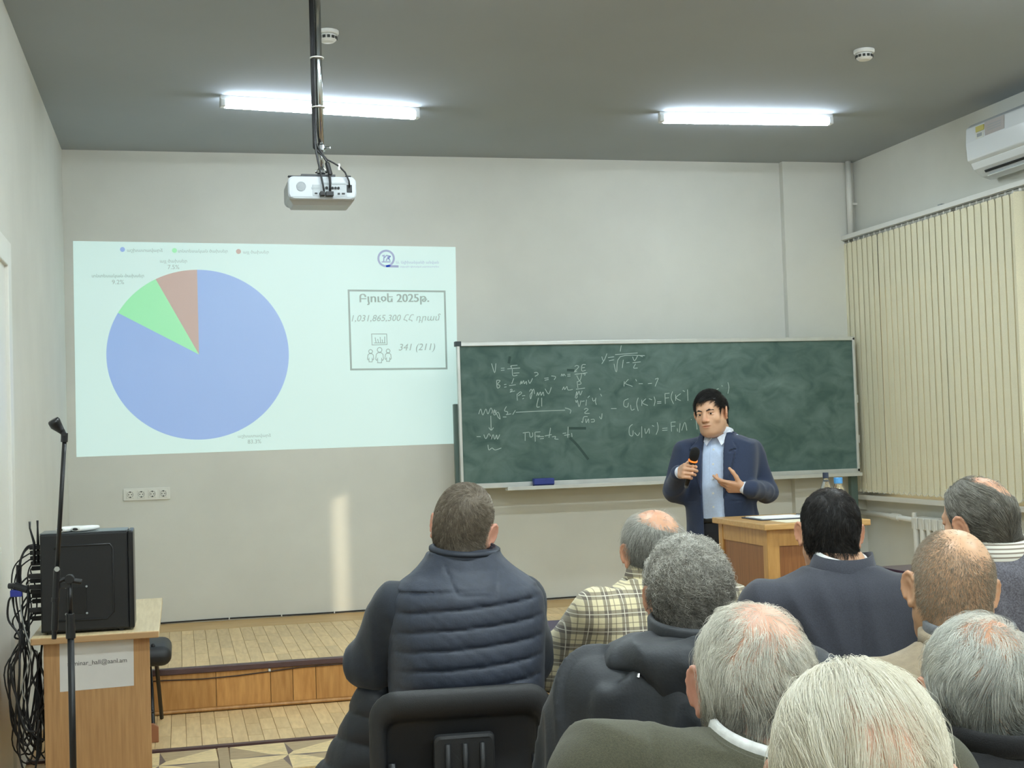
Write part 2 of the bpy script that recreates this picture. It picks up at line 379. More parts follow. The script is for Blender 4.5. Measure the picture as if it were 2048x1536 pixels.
def bar(pts, w, m=S_grey, name='frame_line', y=E2, closed=False):
    """a flat mitred line through pixel points, on the wall"""
    P = [np.array(W(*p)) for p in pts]; n = len(P); V = []
    for i in range(n):
        a = P[(i-1) % n] if closed or i else P[0]; c = P[(i+1) % n] if closed or i < n-1 else P[-1]; p = P[i]
        d0, d1 = [v/max(np.linalg.norm(v), 1e-9) for v in (p-a, c-p)]
        if not closed and i == 0: d0 = d1
        if not closed and i == n-1: d1 = d0
        nn = np.array([-(d0+d1)[1], (d0+d1)[0]]); nn = nn/max(np.linalg.norm(nn), 1e-9); k = w/2/max(abs(nn@np.array([-d0[1], d0[0]])), .35)
        V += [(p[0]+nn[0]*k, y, p[1]+nn[1]*k), (p[0]-nn[0]*k, y, p[1]-nn[1]*k)]
    return obj(name, MB().add(V, [(2*i, 2*i+1, (2*i+3) % (2*n), (2*i+2) % (2*n)) for i in range(n if closed else n-1)]), m, sl)
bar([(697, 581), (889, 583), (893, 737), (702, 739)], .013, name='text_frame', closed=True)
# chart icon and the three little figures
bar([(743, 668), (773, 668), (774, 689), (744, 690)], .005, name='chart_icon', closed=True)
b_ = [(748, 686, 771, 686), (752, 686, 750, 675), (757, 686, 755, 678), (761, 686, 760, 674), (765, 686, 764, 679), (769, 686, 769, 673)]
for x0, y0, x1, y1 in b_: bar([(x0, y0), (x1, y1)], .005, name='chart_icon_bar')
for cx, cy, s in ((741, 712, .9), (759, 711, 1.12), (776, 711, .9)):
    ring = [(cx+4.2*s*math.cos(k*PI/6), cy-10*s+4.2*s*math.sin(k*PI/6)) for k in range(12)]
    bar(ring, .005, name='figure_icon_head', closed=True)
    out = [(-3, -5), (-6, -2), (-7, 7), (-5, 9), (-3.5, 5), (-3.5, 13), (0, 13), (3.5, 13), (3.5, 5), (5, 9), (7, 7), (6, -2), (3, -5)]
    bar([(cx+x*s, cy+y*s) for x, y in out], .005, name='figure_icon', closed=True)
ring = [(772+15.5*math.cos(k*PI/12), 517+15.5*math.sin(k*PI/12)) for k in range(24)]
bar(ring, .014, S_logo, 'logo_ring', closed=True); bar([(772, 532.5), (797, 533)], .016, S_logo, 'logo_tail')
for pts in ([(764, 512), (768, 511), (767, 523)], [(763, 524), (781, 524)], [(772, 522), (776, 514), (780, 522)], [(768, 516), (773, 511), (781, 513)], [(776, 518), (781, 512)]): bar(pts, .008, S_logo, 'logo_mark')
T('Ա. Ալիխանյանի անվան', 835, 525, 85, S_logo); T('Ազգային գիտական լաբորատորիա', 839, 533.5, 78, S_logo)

# ---------------------------------------------------------------- blackboard on a frame in front of the wall
BY = 9.16; bx0, bx1, bz0, bz1 = 1.887, 4.915, 1.079, 2.079
M_alu = mat('aluminium_rail', (206, 208, 204), .35, metal=.35, var=.03)
M_green = mat('chalkboard_green', (46, 84, 78), .75, spec=.25)
nt = M_green.node_tree; N = nt.nodes; L = nt.links
tc = N.new('ShaderNodeTexCoord'); mp = N.new('ShaderNodeMapping'); mp.inputs['Rotation'].default_value = (0, .5, 0); mp.inputs['Scale'].default_value = (1, 1, 1.35); L.new(tc.outputs['Object'], mp.inputs[0])
n1 = N.new('ShaderNodeTexNoise'); n1.inputs['Scale'].default_value = 2.1; n1.inputs['Detail'].default_value = 5; n1.inputs['Distortion'].default_value = .7; L.new(mp.outputs[0], n1.inputs[0])
n2 = N.new('ShaderNodeTexNoise'); n2.inputs['Scale'].default_value = 6; n2.inputs['Detail'].default_value = 4; n2.inputs['Distortion'].default_value = 1.0; L.new(mp.outputs[0], n2.inputs[0])
mu = N.new('ShaderNodeMath'); mu.operation = 'MULTIPLY'; L.new(n1.outputs[0], mu.inputs[0]); L.new(n2.outputs[0], mu.inputs[1])
rp = N.new('ShaderNodeValToRGB'); rp.color_ramp.elements[0].position = .14; rp.color_ramp.elements[1].position = .5
rp.color_ramp.elements[0].color = lin((72, 96, 90)); rp.color_ramp.elements[1].color = lin((116, 138, 132)); L.new(mu.outputs[0], rp.inputs[0]); L.new(rp.outputs[0], N['Principled BSDF'].inputs['Base Color'])
M_chalk = mat('chalk', (176, 194, 188), .9); M_wiped = mat('wiped_streak', (56, 80, 74), .8)
bb = thing('blackboard', 'long green blackboard with chalk formulas and a pale metal frame', 'blackboard', (3.4, BY, bz0))
obj('writing_panel', MB().box((bx0+.01, BY+.004, bz0+.01), (bx1-.01, BY+.03, bz1-.01)), M_green, bb)
obj('top_rail', MB().box((bx0, BY-.008, bz1-.022), (bx1, BY+.034, bz1+.006)), M_alu, bb, bevel=.003)
obj('bottom_rail', MB().box((bx0, BY-.008, bz0-.012), (bx1, BY+.034, bz0+.024)), M_alu, bb, bevel=.003)
for x in (bx0, bx1-.02): obj('side_rail', MB().box((x, BY-.008, bz0), (x+.02, BY+.034, bz1)), M_alu, bb, bevel=.003)
obj('corner_cap', MB().box((bx0-.012, BY-.012, bz1-.022), (bx0+.03, BY+.038, bz1+.012)), mat('cap_dark', (56, 66, 70), .5), bb, bevel=.002)
ch0 = at(1010, 978, y=BY).x; ch1 = 4.2
obj('chalk_tray', MB().box((ch0, BY-.075, bz0-.03), (bx1-.02, BY-.004, bz0-.018)).box((ch0, BY-.08, bz0-.03), (bx1-.02, BY-.072, bz0-.004)), M_alu, bb, bevel=.002)
M_post = mat('post_green_grey', (86, 106, 100), .5)
for x in (bx0-.025, bx1-.055): 
    obj('post', MB().box((x, BY+.036, ZS), (x+.055, BY+.085, bz1-.42)), M_post, bb, bevel=.004); obj('post_foot', MB().box((x-.01, BY-.12, ZS), (x+.065, BY+.18, ZS+.03)), M_post, bb, bevel=.004)
for z in (1.32, 1.62): obj('hinge', MB().box((bx1-.004, BY-.002, z-.03), (bx1+.012, BY+.03, z+.03)), M_alu, bb, bevel=.002)
A8 = lambda p: (980+p[0]*.15625, 680+p[1]*.15625); A1 = lambda p: (900+p[0]*.4102, 660+p[1]*.4102)
Z8 = """20,300 60,420 75,300|140,362 185,360|140,390 185,385|270,325 275,355 270,330 350,322|222,370 385,358|285,372 292,455 350,450|300,425 375,420
85,520 92,610 120,605 125,580 95,565 130,520 85,515|180,570 210,566|182,605 212,598|305,490 278,560|245,585 330,572|255,645 270,630 285,640 255,668 280,660 320,652
385,570 400,525 405,560 430,520 440,560 465,530 470,570|490,510 510,555 545,490|565,420 600,415 615,440 575,465|695,490 750,485|700,515 750,505|785,460 840,470 820,510
910,465 920,435 935,462 945,435 965,460|990,440 1030,438|990,462 1030,460|1085,340 1110,325 1135,345 1080,405 1110,398|1225,315 1180,320 1175,395 1225,388|1180,355 1215,350|1085,440 1245,418
1110,455 1150,520 1175,430|1190,435 1220,430 1210,455|1115,530 1125,615|1120,535 1150,525 1165,560 1130,570|925,640 945,600 955,635 985,595 1000,640 1060,632|1100,630 1215,615
1095,720 1110,660 1120,700 1140,655 1155,705 1180,650|1090,740 1105,690 1115,735 1095,745|1095,770 1105,800 1115,770|1120,770 1140,855 1165,775|1175,785 1210,780|1235,765 1228,840|1250,740 1275,715|1310,740 1320,780 1345,770 1355,740 1350,790 1362,830|1400,615 1410,640|1415,690 1430,720
345,690 350,775|345,700 385,665 405,680 360,715|410,715 450,710|415,755 435,745|505,660 525,630 540,660 515,700 520,755 535,700 545,650 560,630 570,690|595,715 610,670 620,710 645,665 655,710 680,665 690,715|705,625 750,690 785,605
620,740 600,830 605,860 635,855|662,740 662,850|20,940 35,900 40,945 60,890 65,940 80,900|85,945 105,990 125,1010|210,850 185,905 225,920 220,950|205,955 270,945|165,985 210,985|290,955 325,900
330,925 640,910 960,898|960,870 1000,880 1035,900 1025,940|1205,890 1230,875 1255,890 1210,935 1275,940|1170,1040 1185,1055 1200,985 1250,980|1225,1010 1230,1060 1260,1010 1265,1060|1290,1020 1330,1015 1335,1045 1295,1050|1400,980 1425,1010 1435,940
10,970 15,1150|-15,1120 15,1155 45,1120|420,1190 500,1180|450,1185 450,1290|505,1180 515,1240 545,1230 545,1185|575,1180 580,1300|580,1180 645,1175|590,1230 640,1225|610,1240 690,1235|640,1265 690,1260|775,1125 755,1250|700,1228 790,1210|795,1240 840,1235 830,1265 875,1270|930,1195 975,1190|1000,1110 995,1250|950,1220 1020,1210|1045,1190 1050,1240
5,1215 15,1270 40,1210 60,1270 85,1215 95,1270 125,1210"""
Z1 = """140,410 150,385 160,415 175,385 185,410 200,380 215,415 235,400 245,435|130,520 150,520|165,510 175,530 190,505 200,530|185,560 190,585 205,575 220,585 250,575
740,130 750,150 765,115|750,150 740,165|770,135 800,130|775,150 800,145|835,75 830,105|805,120 915,112|800,165 812,205 830,130 950,125|845,145 840,185|860,160 875,158|890,130 900,150 915,125|925,125 940,130|890,160 930,155|905,165 895,185 915,185
850,250 848,275|850,262 870,240|855,262 890,275|905,240 910,250|920,262 940,262|965,262 985,260|1000,240 1015,235 1010,250 1000,275|870,335 850,345 848,370 865,375 870,355|880,365 885,390 900,385|918,330 910,360 918,395|935,340 935,370|955,335 938,355 965,368|970,335 985,340|995,325 1000,345 995,370|1010,350 1030,348|1010,358 1030,356
1048,310 1050,360|1048,310 1070,308|1050,332 1068,330|1085,300 1078,330 1090,360|1100,315 1100,345|1125,310 1102,330 1125,345|1135,295 1145,300|1158,290 1160,345|890,460 875,475 875,510 890,515 893,490|900,500 915,515 925,500|935,470 935,525|950,480 955,505 970,480 972,505|985,465 995,470|1010,450 1015,480 1005,510
1035,480 1060,478|1035,490 1060,488|1078,450 1080,495|1078,450 1100,448|1080,470 1098,468|1108,480 1110,495|1122,455 1118,500|1130,490 1145,450 1155,490|1175,435 1178,438|1200,440 1205,485|1300,290 1310,285|1325,270 1328,275|1355,255 1360,280 1355,310|785,383 812,383"""
def strokes(txt, tf, w, yoff, smooth=True):
    mb = MB()
    for s in txt.replace('\n', '|').split('|'):
        P = [tf(tuple(float(v) for v in p.split(','))) for p in s.split()]
        if len(P) > 2:
            Q = []
            for i in range(len(P)-1):
                p0, p1, p2, p3 = [np.array(P[max(0, min(len(P)-1, j))]) for j in (i-1, i, i+1, i+2)]
                for t in np.linspace(0, 1, 5)[:-1]:
                    Q.append(tuple(.5*((2*p1)+(-p0+p2)*t+(2*p0-5*p1+4*p2-p3)*t*t+(-p0+3*p1-3*p2+p3)*t**3)))
            P = Q+[P[-1]]
        mb.ribbon([at(p[0], p[1], y=BY+yoff) for p in P], w, (0, -1, 0))
    return mb
o_ = obj('chalk_writing', MB().add(*(lambda a, b: (a.v+b.v, a.f+[tuple(i+len(a.v) for i in q) for q in b.f]))(strokes(Z8, A8, .0048, .0025), strokes(Z1, A1, .0048, .0025))), M_chalk, bb); o_['kind'] = 'stuff'
for s_ in ('1020,1250 1120,1350 1260,1530', '1010,1130 1230,1130', '255,210 240,300', '985,385 1080,390'): obj('wiped_streak', strokes(s_, A8, .018, .003), M_wiped, bb)
er = at(1087, 966, y=BY-.04)
t = thing('board_eraser', 'blue board eraser lying on the chalk tray', 'eraser', (er.x, BY-.04, bz0-.018))
M_blue = mat('eraser_blue', (46, 62, 138), .5, var=.08)
obj('body', MB().box((er.x-.073, BY-.068, bz0+.0), (er.x+.073, BY-.012, bz0+.045)), M_blue, t, bevel=.006)
obj('felt', MB().box((er.x-.07, BY-.066, bz0-.0178), (er.x+.07, BY-.014, bz0+.0)), mat('felt', (40, 44, 80), .95), t, bevel=.002)

# ---------------------------------------------------------------- wall sockets and cables along the wall and stage
M_sock = mat('socket_white', (226, 226, 218), .35)
p0, p1 = W(246.5, 978), W(340.5, 998); cz = (p0[1]+p1[1])/2; cxs = (p0[0]+p1[0])/2
t = thing('socket_panel', 'white panel of four power sockets on the wall below the slide', 'power outlet', (cxs, YB, cz))
obj('frame', MB().box((cxs-.152, YB-.011, cz-.041), (cxs+.152, YB, cz+.041)), M_sock, t, bevel=.004)
M_hole = mat('socket_dark', (52, 54, 52), .6); M_well = mat('socket_well', (158, 160, 152), .5)
for k in range(4):
    x = cxs+(k-1.5)*.0715
    so = obj('socket', MB().box((x-.027, YB-.015, cz-.027), (x+.027, YB-.009, cz+.027)), M_sock, t, bevel=.003)
    obj('socket_well', MB().lathe((x, YB-.0155, cz), [(.0205, .002), (.0205, -.0004), (.0185, -.0004), (.0165, .0012), (.0001, .0012)], 20, 'y'), M_well, so)
    for sx in (-1, 1): obj('pin_hole', MB().lathe((x+sx*.0095, YB-.0156, cz), [(.0034, 0), (.0034, -.0012)], 10, 'y'), M_hole, so)
    for z in (cz+.013, cz-.021): obj('earth_clip', MB().box((x-.004, YB-.0168, z), (x+.004, YB-.0155, z+.008)), M_hole, so)
M_cable = mat('black_cable', (26, 26, 28), .5)
t = thing('wall_cable', 'black cable clipped along the foot of the back wall', 'cable', (.6, YB-.006, ZS))
obj('cable', MB().tube([(x, YB-.006, ZS+.011+.002*math.sin(x*5)) for x in np.linspace(XL+.05, 4.4, 40)], .005, 6), M_cable, t, smooth=True)
for x in (.31, .66, 1.02, 1.40, 1.78, 2.15, 2.5): obj('clip', MB().box((x-.004, YB-.016, ZS+.004), (x+.004, YB, ZS+.018)), M_white, t)
t = thing('riser_cable', 'dark cable clipped under the edge of the stage', 'cable', (.6, YS-.004, .19))
zz = [(-.6, .185), (-.1, .182), (.1, .176), (.28, .18), (.45, .19), (.62, .201), (.9, .203), (1.4, .203), (2.4, .203)]
obj('cable', MB().tube([(x, YS-.004, z) for x, z in zz], .0035, 6), mat('brown_cable', (60, 40, 30), .5), t, smooth=True)
for x in (.455, .955, 1.6): obj('clip', MB().box((x-.006, YS-.012, .192), (x+.006, YS, .206)), M_white, t, bevel=.001)

# ---------------------------------------------------------------- projector on its ceiling pole
PX, PY = .637, 5.93
M_chrome = mat('chrome_pole', (190, 194, 196), .18, metal=1.0)
t = thing('projector_mount', 'chrome ceiling pole carrying the projector', 'projector mount', (PX, PY, ZH))
obj('ceiling_plate', MB().box((PX-.075, PY-.075, ZH-.008), (PX+.075, PY+.075, ZH)), M_white, t, bevel=.002)
obj('tube', MB().cyl((PX, PY, 2.72), (PX, PY, ZH-.008), .0165, n=20), M_chrome, t, smooth=True)
obj('inner_tube', MB().cyl((PX, PY, 2.635), (PX, PY, 2.73), .0125, n=18), M_chrome, t, smooth=True)
obj('collar', MB().cyl((PX, PY, 2.71), (PX, PY, 2.735), .021, n=18).cyl((PX+.018, PY-.01, 2.722), (PX+.04, PY-.022, 2.722), .006, n=10), M_chrome, t, smooth=False, bevel=.002)
obj('swivel_joint', MB().lathe((PX, PY, 2.605), [(.012, 0), (.02, .006), (.02, .018), (.012, .03)]).cyl((PX-.026, PY, 2.618), (PX+.026, PY, 2.618), .007, n=10), M_chrome, t)
obj('mount_plate', MB().box((PX-.09, PY-.02, 2.5925), (PX+.06, PY+.14, 2.604)), mat('mount_dark', (54, 56, 58), .5), t, bevel=.002)
pr = thing('projector', 'white ceiling projector seen from behind with plugged cables', 'projector', (PX, PY, 2.5))
M_prj = mat('projector_white', (178, 183, 188), .4); M_prg = mat('projector_grey', (150, 156, 158), .5); M_dk = mat('port_black', (26, 28, 30), .5)
x0, x1, yb, yf, z0, z1 = PX-.15, PX+.15, PY-.03, PY+.21, 2.478, 2.592
rot = Matrix.Rotation(0, 3, 'Z')
# housing: rounded outline (seen from behind) extruded forward, with a belly that tapers below
def rrect(cx, cz, hw, hh, r, n=5):
    P = []
    for (sx, sz, a0) in ((1, 1, 0), (-1, 1, 90), (-1, -1, 180), (1, -1, 270)):
        for k in range(n+1):
            a = math.radians(a0+90*k/n); P.append((cx+sx*(hw-r)+r*math.cos(a), cz+sz*(hh-r)+r*math.sin(a)))
    return P
mb = MB(); secs = []
for y, hw, hh, r in ((yb, .143, .046, .024), (yb+.006, .149, .051, .026), (yf-.012, .149, .051, .026), (yf, .14, .044, .022)):
    secs.append([(px_, y, pz_) for px_, pz_ in rrect(PX, 2.541, hw, hh, r)])
n = len(secs[0]); V = [p for s in secs for p in s]
F = [(i*n+k, i*n+(k+1) % n, (i+1)*n+(k+1) % n, (i+1)*n+k) for i in range(3) for k in range(n)]+[tuple(range(n)), tuple(range(3*n, 4*n))[::-1]]
obj('housing', MB().add(V, F), M_prj, pr)
obj('underside', MB().prism([(PX-.145, yb+.012, 2.497), (PX+.145, yb+.012, 2.497), (PX+.125, yb+.05, 2.474), (PX-.125, yb+.05, 2.474)], (0, .14, 0)), M_prj, pr, bevel=.004)
obj('seam', MB().box((PX-.140, yb-.001, 2.499), (PX+.140, yb+.004, 2.503)), M_prg, pr)
obj('speaker_grille', MB().lathe((PX-.092, yb-.001, 2.547), [(.0, -.0012), (.021, -.0012), (.021, .002)], 24, 'y'), mat('grille', (150, 155, 158), .7, bump=.8, bscale=400), pr)
pan = obj('port_panel', MB().box((PX-.043, yb-.0015, 2.506), (PX+.108, yb+.002, 2.556)), mat('panel_pale', (158, 163, 166), .45), pr, bevel=.001)
obj('vent_slot', MB().box((PX-.005, yb-.002, 2.558), (PX+.105, yb+.002, 2.565)), M_prg, pr)
obj('vent_slot', MB().box((PX-.048, yb-.002, 2.536), (PX-.012, yb+.002, 2.544)), M_prg, pr)
obj('power_inlet', MB().box((PX+.106, yb-.002, 2.522), (PX+.13, yb+.002, 2.556)), M_dk, pr, bevel=.001)
for x, z, r in ((.018, 2.541, .0065), (.044, 2.541, .0055), (.057, 2.541, .0055), (.07, 2.541, .0055)):
    obj('jack', MB().lathe((PX+x, yb-.002, z), [(0, -.003), (r*.5, -.003), (r*.5, -.001), (r, -.003), (r, .001)], 14, 'y'), M_dk, pan)
for xa, xb, za, zb in ((-.034, -.022, 2.513, 2.52), (-.015, .006, 2.508, 2.52), (.066, .076, 2.512, 2.52), (.084, .098, 2.513, 2.52)):
    obj('port', MB().box((PX+xa, yb-.003, za), (PX+xb, yb+.001, zb)), M_dk, pan)
obj('lens', MB().lathe((PX+.06, yf, 2.541), [(.034, -.004), (.034, .012), (.026, .014), (.024, .004), (.0, .008)], 24, 'y'), M_dk, pr)
obj('top_foot', MB().box((PX-.147, yb+.01, 2.590), (PX-.06, yb+.03, 2.597)), M_dk, pr, bevel=.003); obj('top_foot', MB().box((PX+.105, yb+.02, 2.590), (PX+.13, yb+.04, 2.602)), M_dk, pr, bevel=.003)
t = thing('projector_cable', 'black video cable running down the chrome pole into the projector', 'cable', (PX-.02, PY-.02, 2.9))
a = [(PX-.024, PY-.012, z) for z in (ZH-.01, 3.2, 3.0, 2.85)]
obj('cable', MB().tube(a+[(PX-.026, PY-.02, 2.74), (PX-.024, PY-.034, 2.70), (PX-.01, PY-.04, 2.62), (PX+.002, PY-.047, 2.55), (PX+.006, PY-.048, 2.52)], .0042, 8), M_cable, t, smooth=True)
obj('plug', MB().box((PX-.012, yb-.03, 2.504), (PX+.008, yb-.002, 2.522)), M_cable, t, bevel=.002)
t = thing('projector_cable', 'thick black cable with a ferrite bead plugged into the projector', 'cable', (PX-.02, PY-.02, 2.9))
a = [(PX-.029, PY+.004, z) for z in (ZH-.01, 3.2, 3.0, 2.85)]
obj('cable', MB().tube(a+[(PX-.03, PY-.015, 2.72), (PX-.015, PY-.035, 2.70), (PX+.006, PY-.042, 2.68), (PX+.022, PY-.05, 2.65), (PX+.03, PY-.05, 2.61), (PX+.033, PY-.05, 2.56), (PX+.031, PY-.048, 2.52)], .0052, 8), M_cable, t, smooth=True)
obj('ferrite_bead', MB().tube([(PX+.019, PY-.049, 2.652), (PX+.022, PY-.05, 2.646), (PX+.034, PY-.05, 2.598), (PX+.034, PY-.05, 2.592)], [.006, .0105, .0105, .006], 10), M_cable, t, smooth=False)
obj('plug', MB().box((PX+.012, yb-.03, 2.502), (PX+.046, yb-.002, 2.522)), M_cable, t, bevel=.002)
t = thing('projector_cable', 'black power cable tied off to the right side of the projector', 'cable', (PX, PY-.03, 2.7))
obj('cable', MB().tube([(PX-.019, PY-.018, ZH-.01), (PX-.02, PY-.018, 3.0), (PX-.02, PY-.02, 2.74), (PX-.004, PY-.04, 2.70), (PX+.02, PY-.05, 2.664), (PX+.05, PY-.05, 2.648), (PX+.075, PY-.046, 2.634), (PX+.10, PY-.044, 2.608), (PX+.116, PY-.044, 2.57), (PX+.118, PY-.036, 2.546)], .004, 8), M_cable, t, smooth=True)
obj('cable_tie', MB().tube([(PX+.074, PY-.046, 2.646), (PX+.073, PY-.046, 2.618)], .005, 8), M_white, t)
for z in (2.9, 3.12): obj('pole_tie', MB().lathe((PX-.006, PY-.004, z), [(.031, 0), (.0315, .002), (.031, .004)], 18), M_white, t)

# ---------------------------------------------------------------- air conditioner
AY0, AY1 = 6.70, 7.505; ax = XR
ac = thing('air_conditioner', 'white wall air conditioner with energy stickers above the blind', 'air conditioner', (ax, 7.1, 2.95))
M_ac = mat('ac_white', (222, 227, 230), .2, coat=1.0)
pro = [(0, 3.30), (-.17, 3.29), (-.205, 3.262), (-.212, 3.17), (-.205, 3.06), (-.19, 3.035), (-.16, 3.0), (-.10, 2.965), (-.02, 2.955), (0, 2.955)]
mb = MB(); mb.prism([(ax+x, AY0, z) for x, z in pro[:5]+[(-.185, 3.045), (-.02, 3.02), (0, 3.02)]], (0, AY1-AY0, 0)); obj('body', mb, M_ac, ac, bevel=.008)
mb = MB(); mb.prism([(ax-.185, AY0+.004, 3.046), (ax-.165, AY0+.004, 3.005), (ax-.11, AY0+.004, 2.962), (ax-.05, AY0+.004, 2.945), (ax-.01, AY0+.004, 2.95), (ax-.005, AY0+.004, 3.02)], (0, AY1-AY0-.008, 0)); obj('bottom_cover', mb, M_ac, ac, bevel=.006)
obj('air_slot', MB().box((ax-.150, AY0+.06, 2.981), (ax-.118, AY1-.10, 2.996), Matrix.Rotation(math.radians(-38), 3, 'Y')), M_dk, ac)
obj('louver', MB().box((ax-.135, AY0+.06, 2.962), (ax-.085, AY1-.1, 2.968), Matrix.Rotation(math.radians(-32), 3, 'Y')), M_ac, ac, bevel=.002)
fx = ax-.2125
M_stk1 = mat('sticker_grey', (168, 162, 158), .5); M_stk2 = mat('sticker_yellow', (188, 178, 96), .5); M_stk3 = mat('sticker_pale', (206, 208, 200), .5)
def acq(name, px0, py0, px1, py1, m, dx=0, parent=ac):
    pm = (px0+px1)/2; a, b = at(px0, (py0+py1)/2, x=fx+.003), at(px1, (py0+py1)/2, x=fx+.003); y0, y1 = sorted((a.y, b.y)); za, zb = sorted((at(pm, py0, x=fx+.003).z, at(pm, py1, x=fx+.003).z))
    return obj(name, MB().box((fx-.0012-dx, y0, za), (fx+.006, y1, zb)), m, parent)
acq('sticker', 1970, 264, 2009, 237, M_stk1); acq('sticker', 1952, 262, 1968, 251, M_stk2); acq('sticker', 1952, 276, 1968, 263, M_stk3)
for dy in (0, 5, 10): acq('sticker_text', 1976, 246+dy, 2003, 244.5+dy, M_prg, .0006)
acq('sticker_text', 1955, 273, 1965, 266, M_prg, .0006)
# ---------------------------------------------------------------- vertical blind
M_slat = mat('cream_fabric', (240, 234, 206), .85, var=.03, scale=220, bump=.25, bscale=500, sheen=.1)
M_slat2 = mat('ochre_fabric', (186, 156, 92), .85, var=.03, scale=220)
BXs = 4.965
vb = thing('vertical_blind', 'cream vertical blind covering the window on the right wall', 'blind', (BXs, 7.4, .92))
obj('headrail', MB().box((BXs-.025, 5.2, 2.832), (BXs+.03, 9.375, 2.866)), M_white, vb, bevel=.003)
obj('rail_slot', MB().box((BXs-.012, 5.2, 2.826), (BXs+.012, 9.37, 2.833)), M_prg, vb)
for y in (8.0, 6.6): obj('wall_bracket', MB().box((BXs-.01, y-.02, 2.86), (XR, y+.02, 2.878)), M_prg, vb)
sm = MB(); hw = .0445
for z0, z1 in ((.935, 2.79),):
    sm.box((-.0007, -hw, z0), (.0007, hw, z1)); sm.box((-.0016, -hw, .925), (.0016, hw, .985))
    sm.prism([(-.0007, -hw, 2.79), (-.0007, -.038, 2.806), (-.0007, .038, 2.806), (-.0007, hw, 2.79)], (.0014, 0, 0))
slat_me = sm.mesh('slat'); slat_me.materials.append(M_slat)
hook_me = MB().box((-.002, -.008, 2.808), (.002, .008, 2.832)).mesh('hook'); hook_me.materials.append(M_white)
chain_me = MB().tube([(-.004, -.0445, .945), (-.01, -.036, .927), (-.012, -.018, .921), (-.01, 0, .93), (-.004, .0445, .945)], .0016, 5).mesh('bottom_chain'); chain_me.materials.append(M_white)
y = 9.35; k = 0; rr = random.Random(5)
while y > 5.3:
    if k == 7: y -= .007
    gap = 7.12 < y < 7.2
    a = math.radians(-6.0+rr.uniform(-.5, .5))
    if gap: a = math.radians(60)
    s_ = bpy.data.objects.new('slat', slat_me); COL.objects.link(s_); s_.parent = vb; s_.matrix_parent_inverse = wm(vb).inverted()
    s_.location = (BXs-.001, y, 0); s_.rotation_euler = (0, 0, a)
    if k == 7 or gap: pass
    for me_, nm in ((hook_me, 'hook'), (chain_me, 'bottom_chain')):
        h_ = bpy.data.objects.new(nm, me_); COL.objects.link(h_); h_.parent = s_
    y -= .0765; k += 1
t = thing('heating_pipe', 'white vertical heating pipe in the corner above the blind', 'pipe', (4.99, 9.30, 2.87))
obj('pipe', MB().cyl((5.0, 9.305, 2.868), (5.0, 9.305, ZH), .022, n=16), M_trimw, t, smooth=True)
obj('pipe_clip', MB().box((4.99, 9.3, 3.1), (XR, 9.315, 3.115)), M_trimw, t)
t = thing('radiator_pipe', 'white horizontal pipe feeding the radiator below the window sill', 'pipe', (5.0, 9.0, .77))
obj('pipe', MB().cyl((5.0, 9.33, .77), (5.0, 8.52, .745), .019, n=14), M_trimw, t, smooth=True)
obj('coupling', MB().cyl((5.0, 8.86, .756), (5.0, 8.76, .752), .027, n=14), M_trimw, t, bevel=.003)
obj('valve', MB().cyl((5.0, 8.56, .735), (5.0, 8.56, .80), .018, n=12), M_trimw, t, bevel=.003)
obj('pipe_clip', MB().box((5.0, 9.2, .762), (XR, 9.215, .772)), M_trimw, t)
rd = thing('radiator', 'white cast-iron radiator under the window sill', 'radiator', (4.99, 7.9, .15))
k = 0
for k in range(11):
    y = 8.46-k*.085
    mb = MB()
    for dx in (-.035, .03): mb.tube([(4.99+dx, y, .32), (4.99+dx, y, .36), (4.99+dx, y, .72), (4.99+dx, y, .77)], [.018, .026, .026, .018], 8)
    mb.box((4.935, y-.036, .69), (5.035, y+.036, .775)).box((4.935, y-.036, .30), (5.035, y+.036, .38))
    obj('section', mb, M_trimw, rd, bevel=.01)
for y in (8.34, 7.56): obj('foot', MB().box((4.95, y, ZS), (5.02, y+.05, .33)), M_trimw, rd)
# ---------------------------------------------------------------- desk by the left wall with the computer
M_beech = mat('beech_laminate', (190, 148, 100), .45, c2=(170, 128, 84), scale=5, stretch=(22, 22, 1.2))
M_beechh = mat('beech_top', (216, 196, 156), .4, c2=(200, 178, 136), scale=5, stretch=(22, 1.2, 22))
M_edge = mat('desk_edge', (176, 140, 98), .45)
DX0, DX1, DY0, DY1, DZ = -.545, -.085, 5.30, 6.42, .742
dk = thing('computer_desk', 'narrow beech desk by the left wall with a taped paper sign', 'desk', (-.31, 5.85, 0))
obj('desktop', MB().box((DX0, DY0, DZ-.026), (DX1, DY1, DZ)), M_beechh, dk, bevel=.004)
obj('front_edge', MB().box((DX0+.002, DY0-.006, DZ-.026), (DX1-.002, DY0, DZ-.002)), M_edge, dk, bevel=.003)
obj('end_panel', MB().box((-.505, DY0+.05, .0), (-.122, DY0+.068, DZ-.026)), M_beech, dk, bevel=.002)
obj('end_panel', MB().box((-.505, DY1-.08, .0), (-.19, DY1-.062, DZ-.026)), M_beech, dk, bevel=.002)
obj('modesty_panel', MB().box((-.33, DY0+.068, .30), (-.314, DY1-.08, DZ-.026)), M_beech, dk)
obj('foot_board', MB().prism([(-.3, 6.86, 0), (-.122, 6.86, 0), (-.122, 6.86, .075), (-.145, 6.86, .092), (-.3, 6.86, .092)], (0, -.02, 0)), mat('foot_brown', (150, 98, 66), .5), dk, bevel=.004)
M_black = mat('black_metal', (19, 20, 23), .45, var=.06); M_blk2 = mat('black_gloss', (20, 21, 24), .3)
sg = thing('paper_sign', 'white paper sign with a printed address taped to the desk end', 'sign', (-.315, DY0+.049, .62))
sl0, sl1 = at(119, 1288, y=DY0+.049), at(268, 1368, y=DY0+.049)
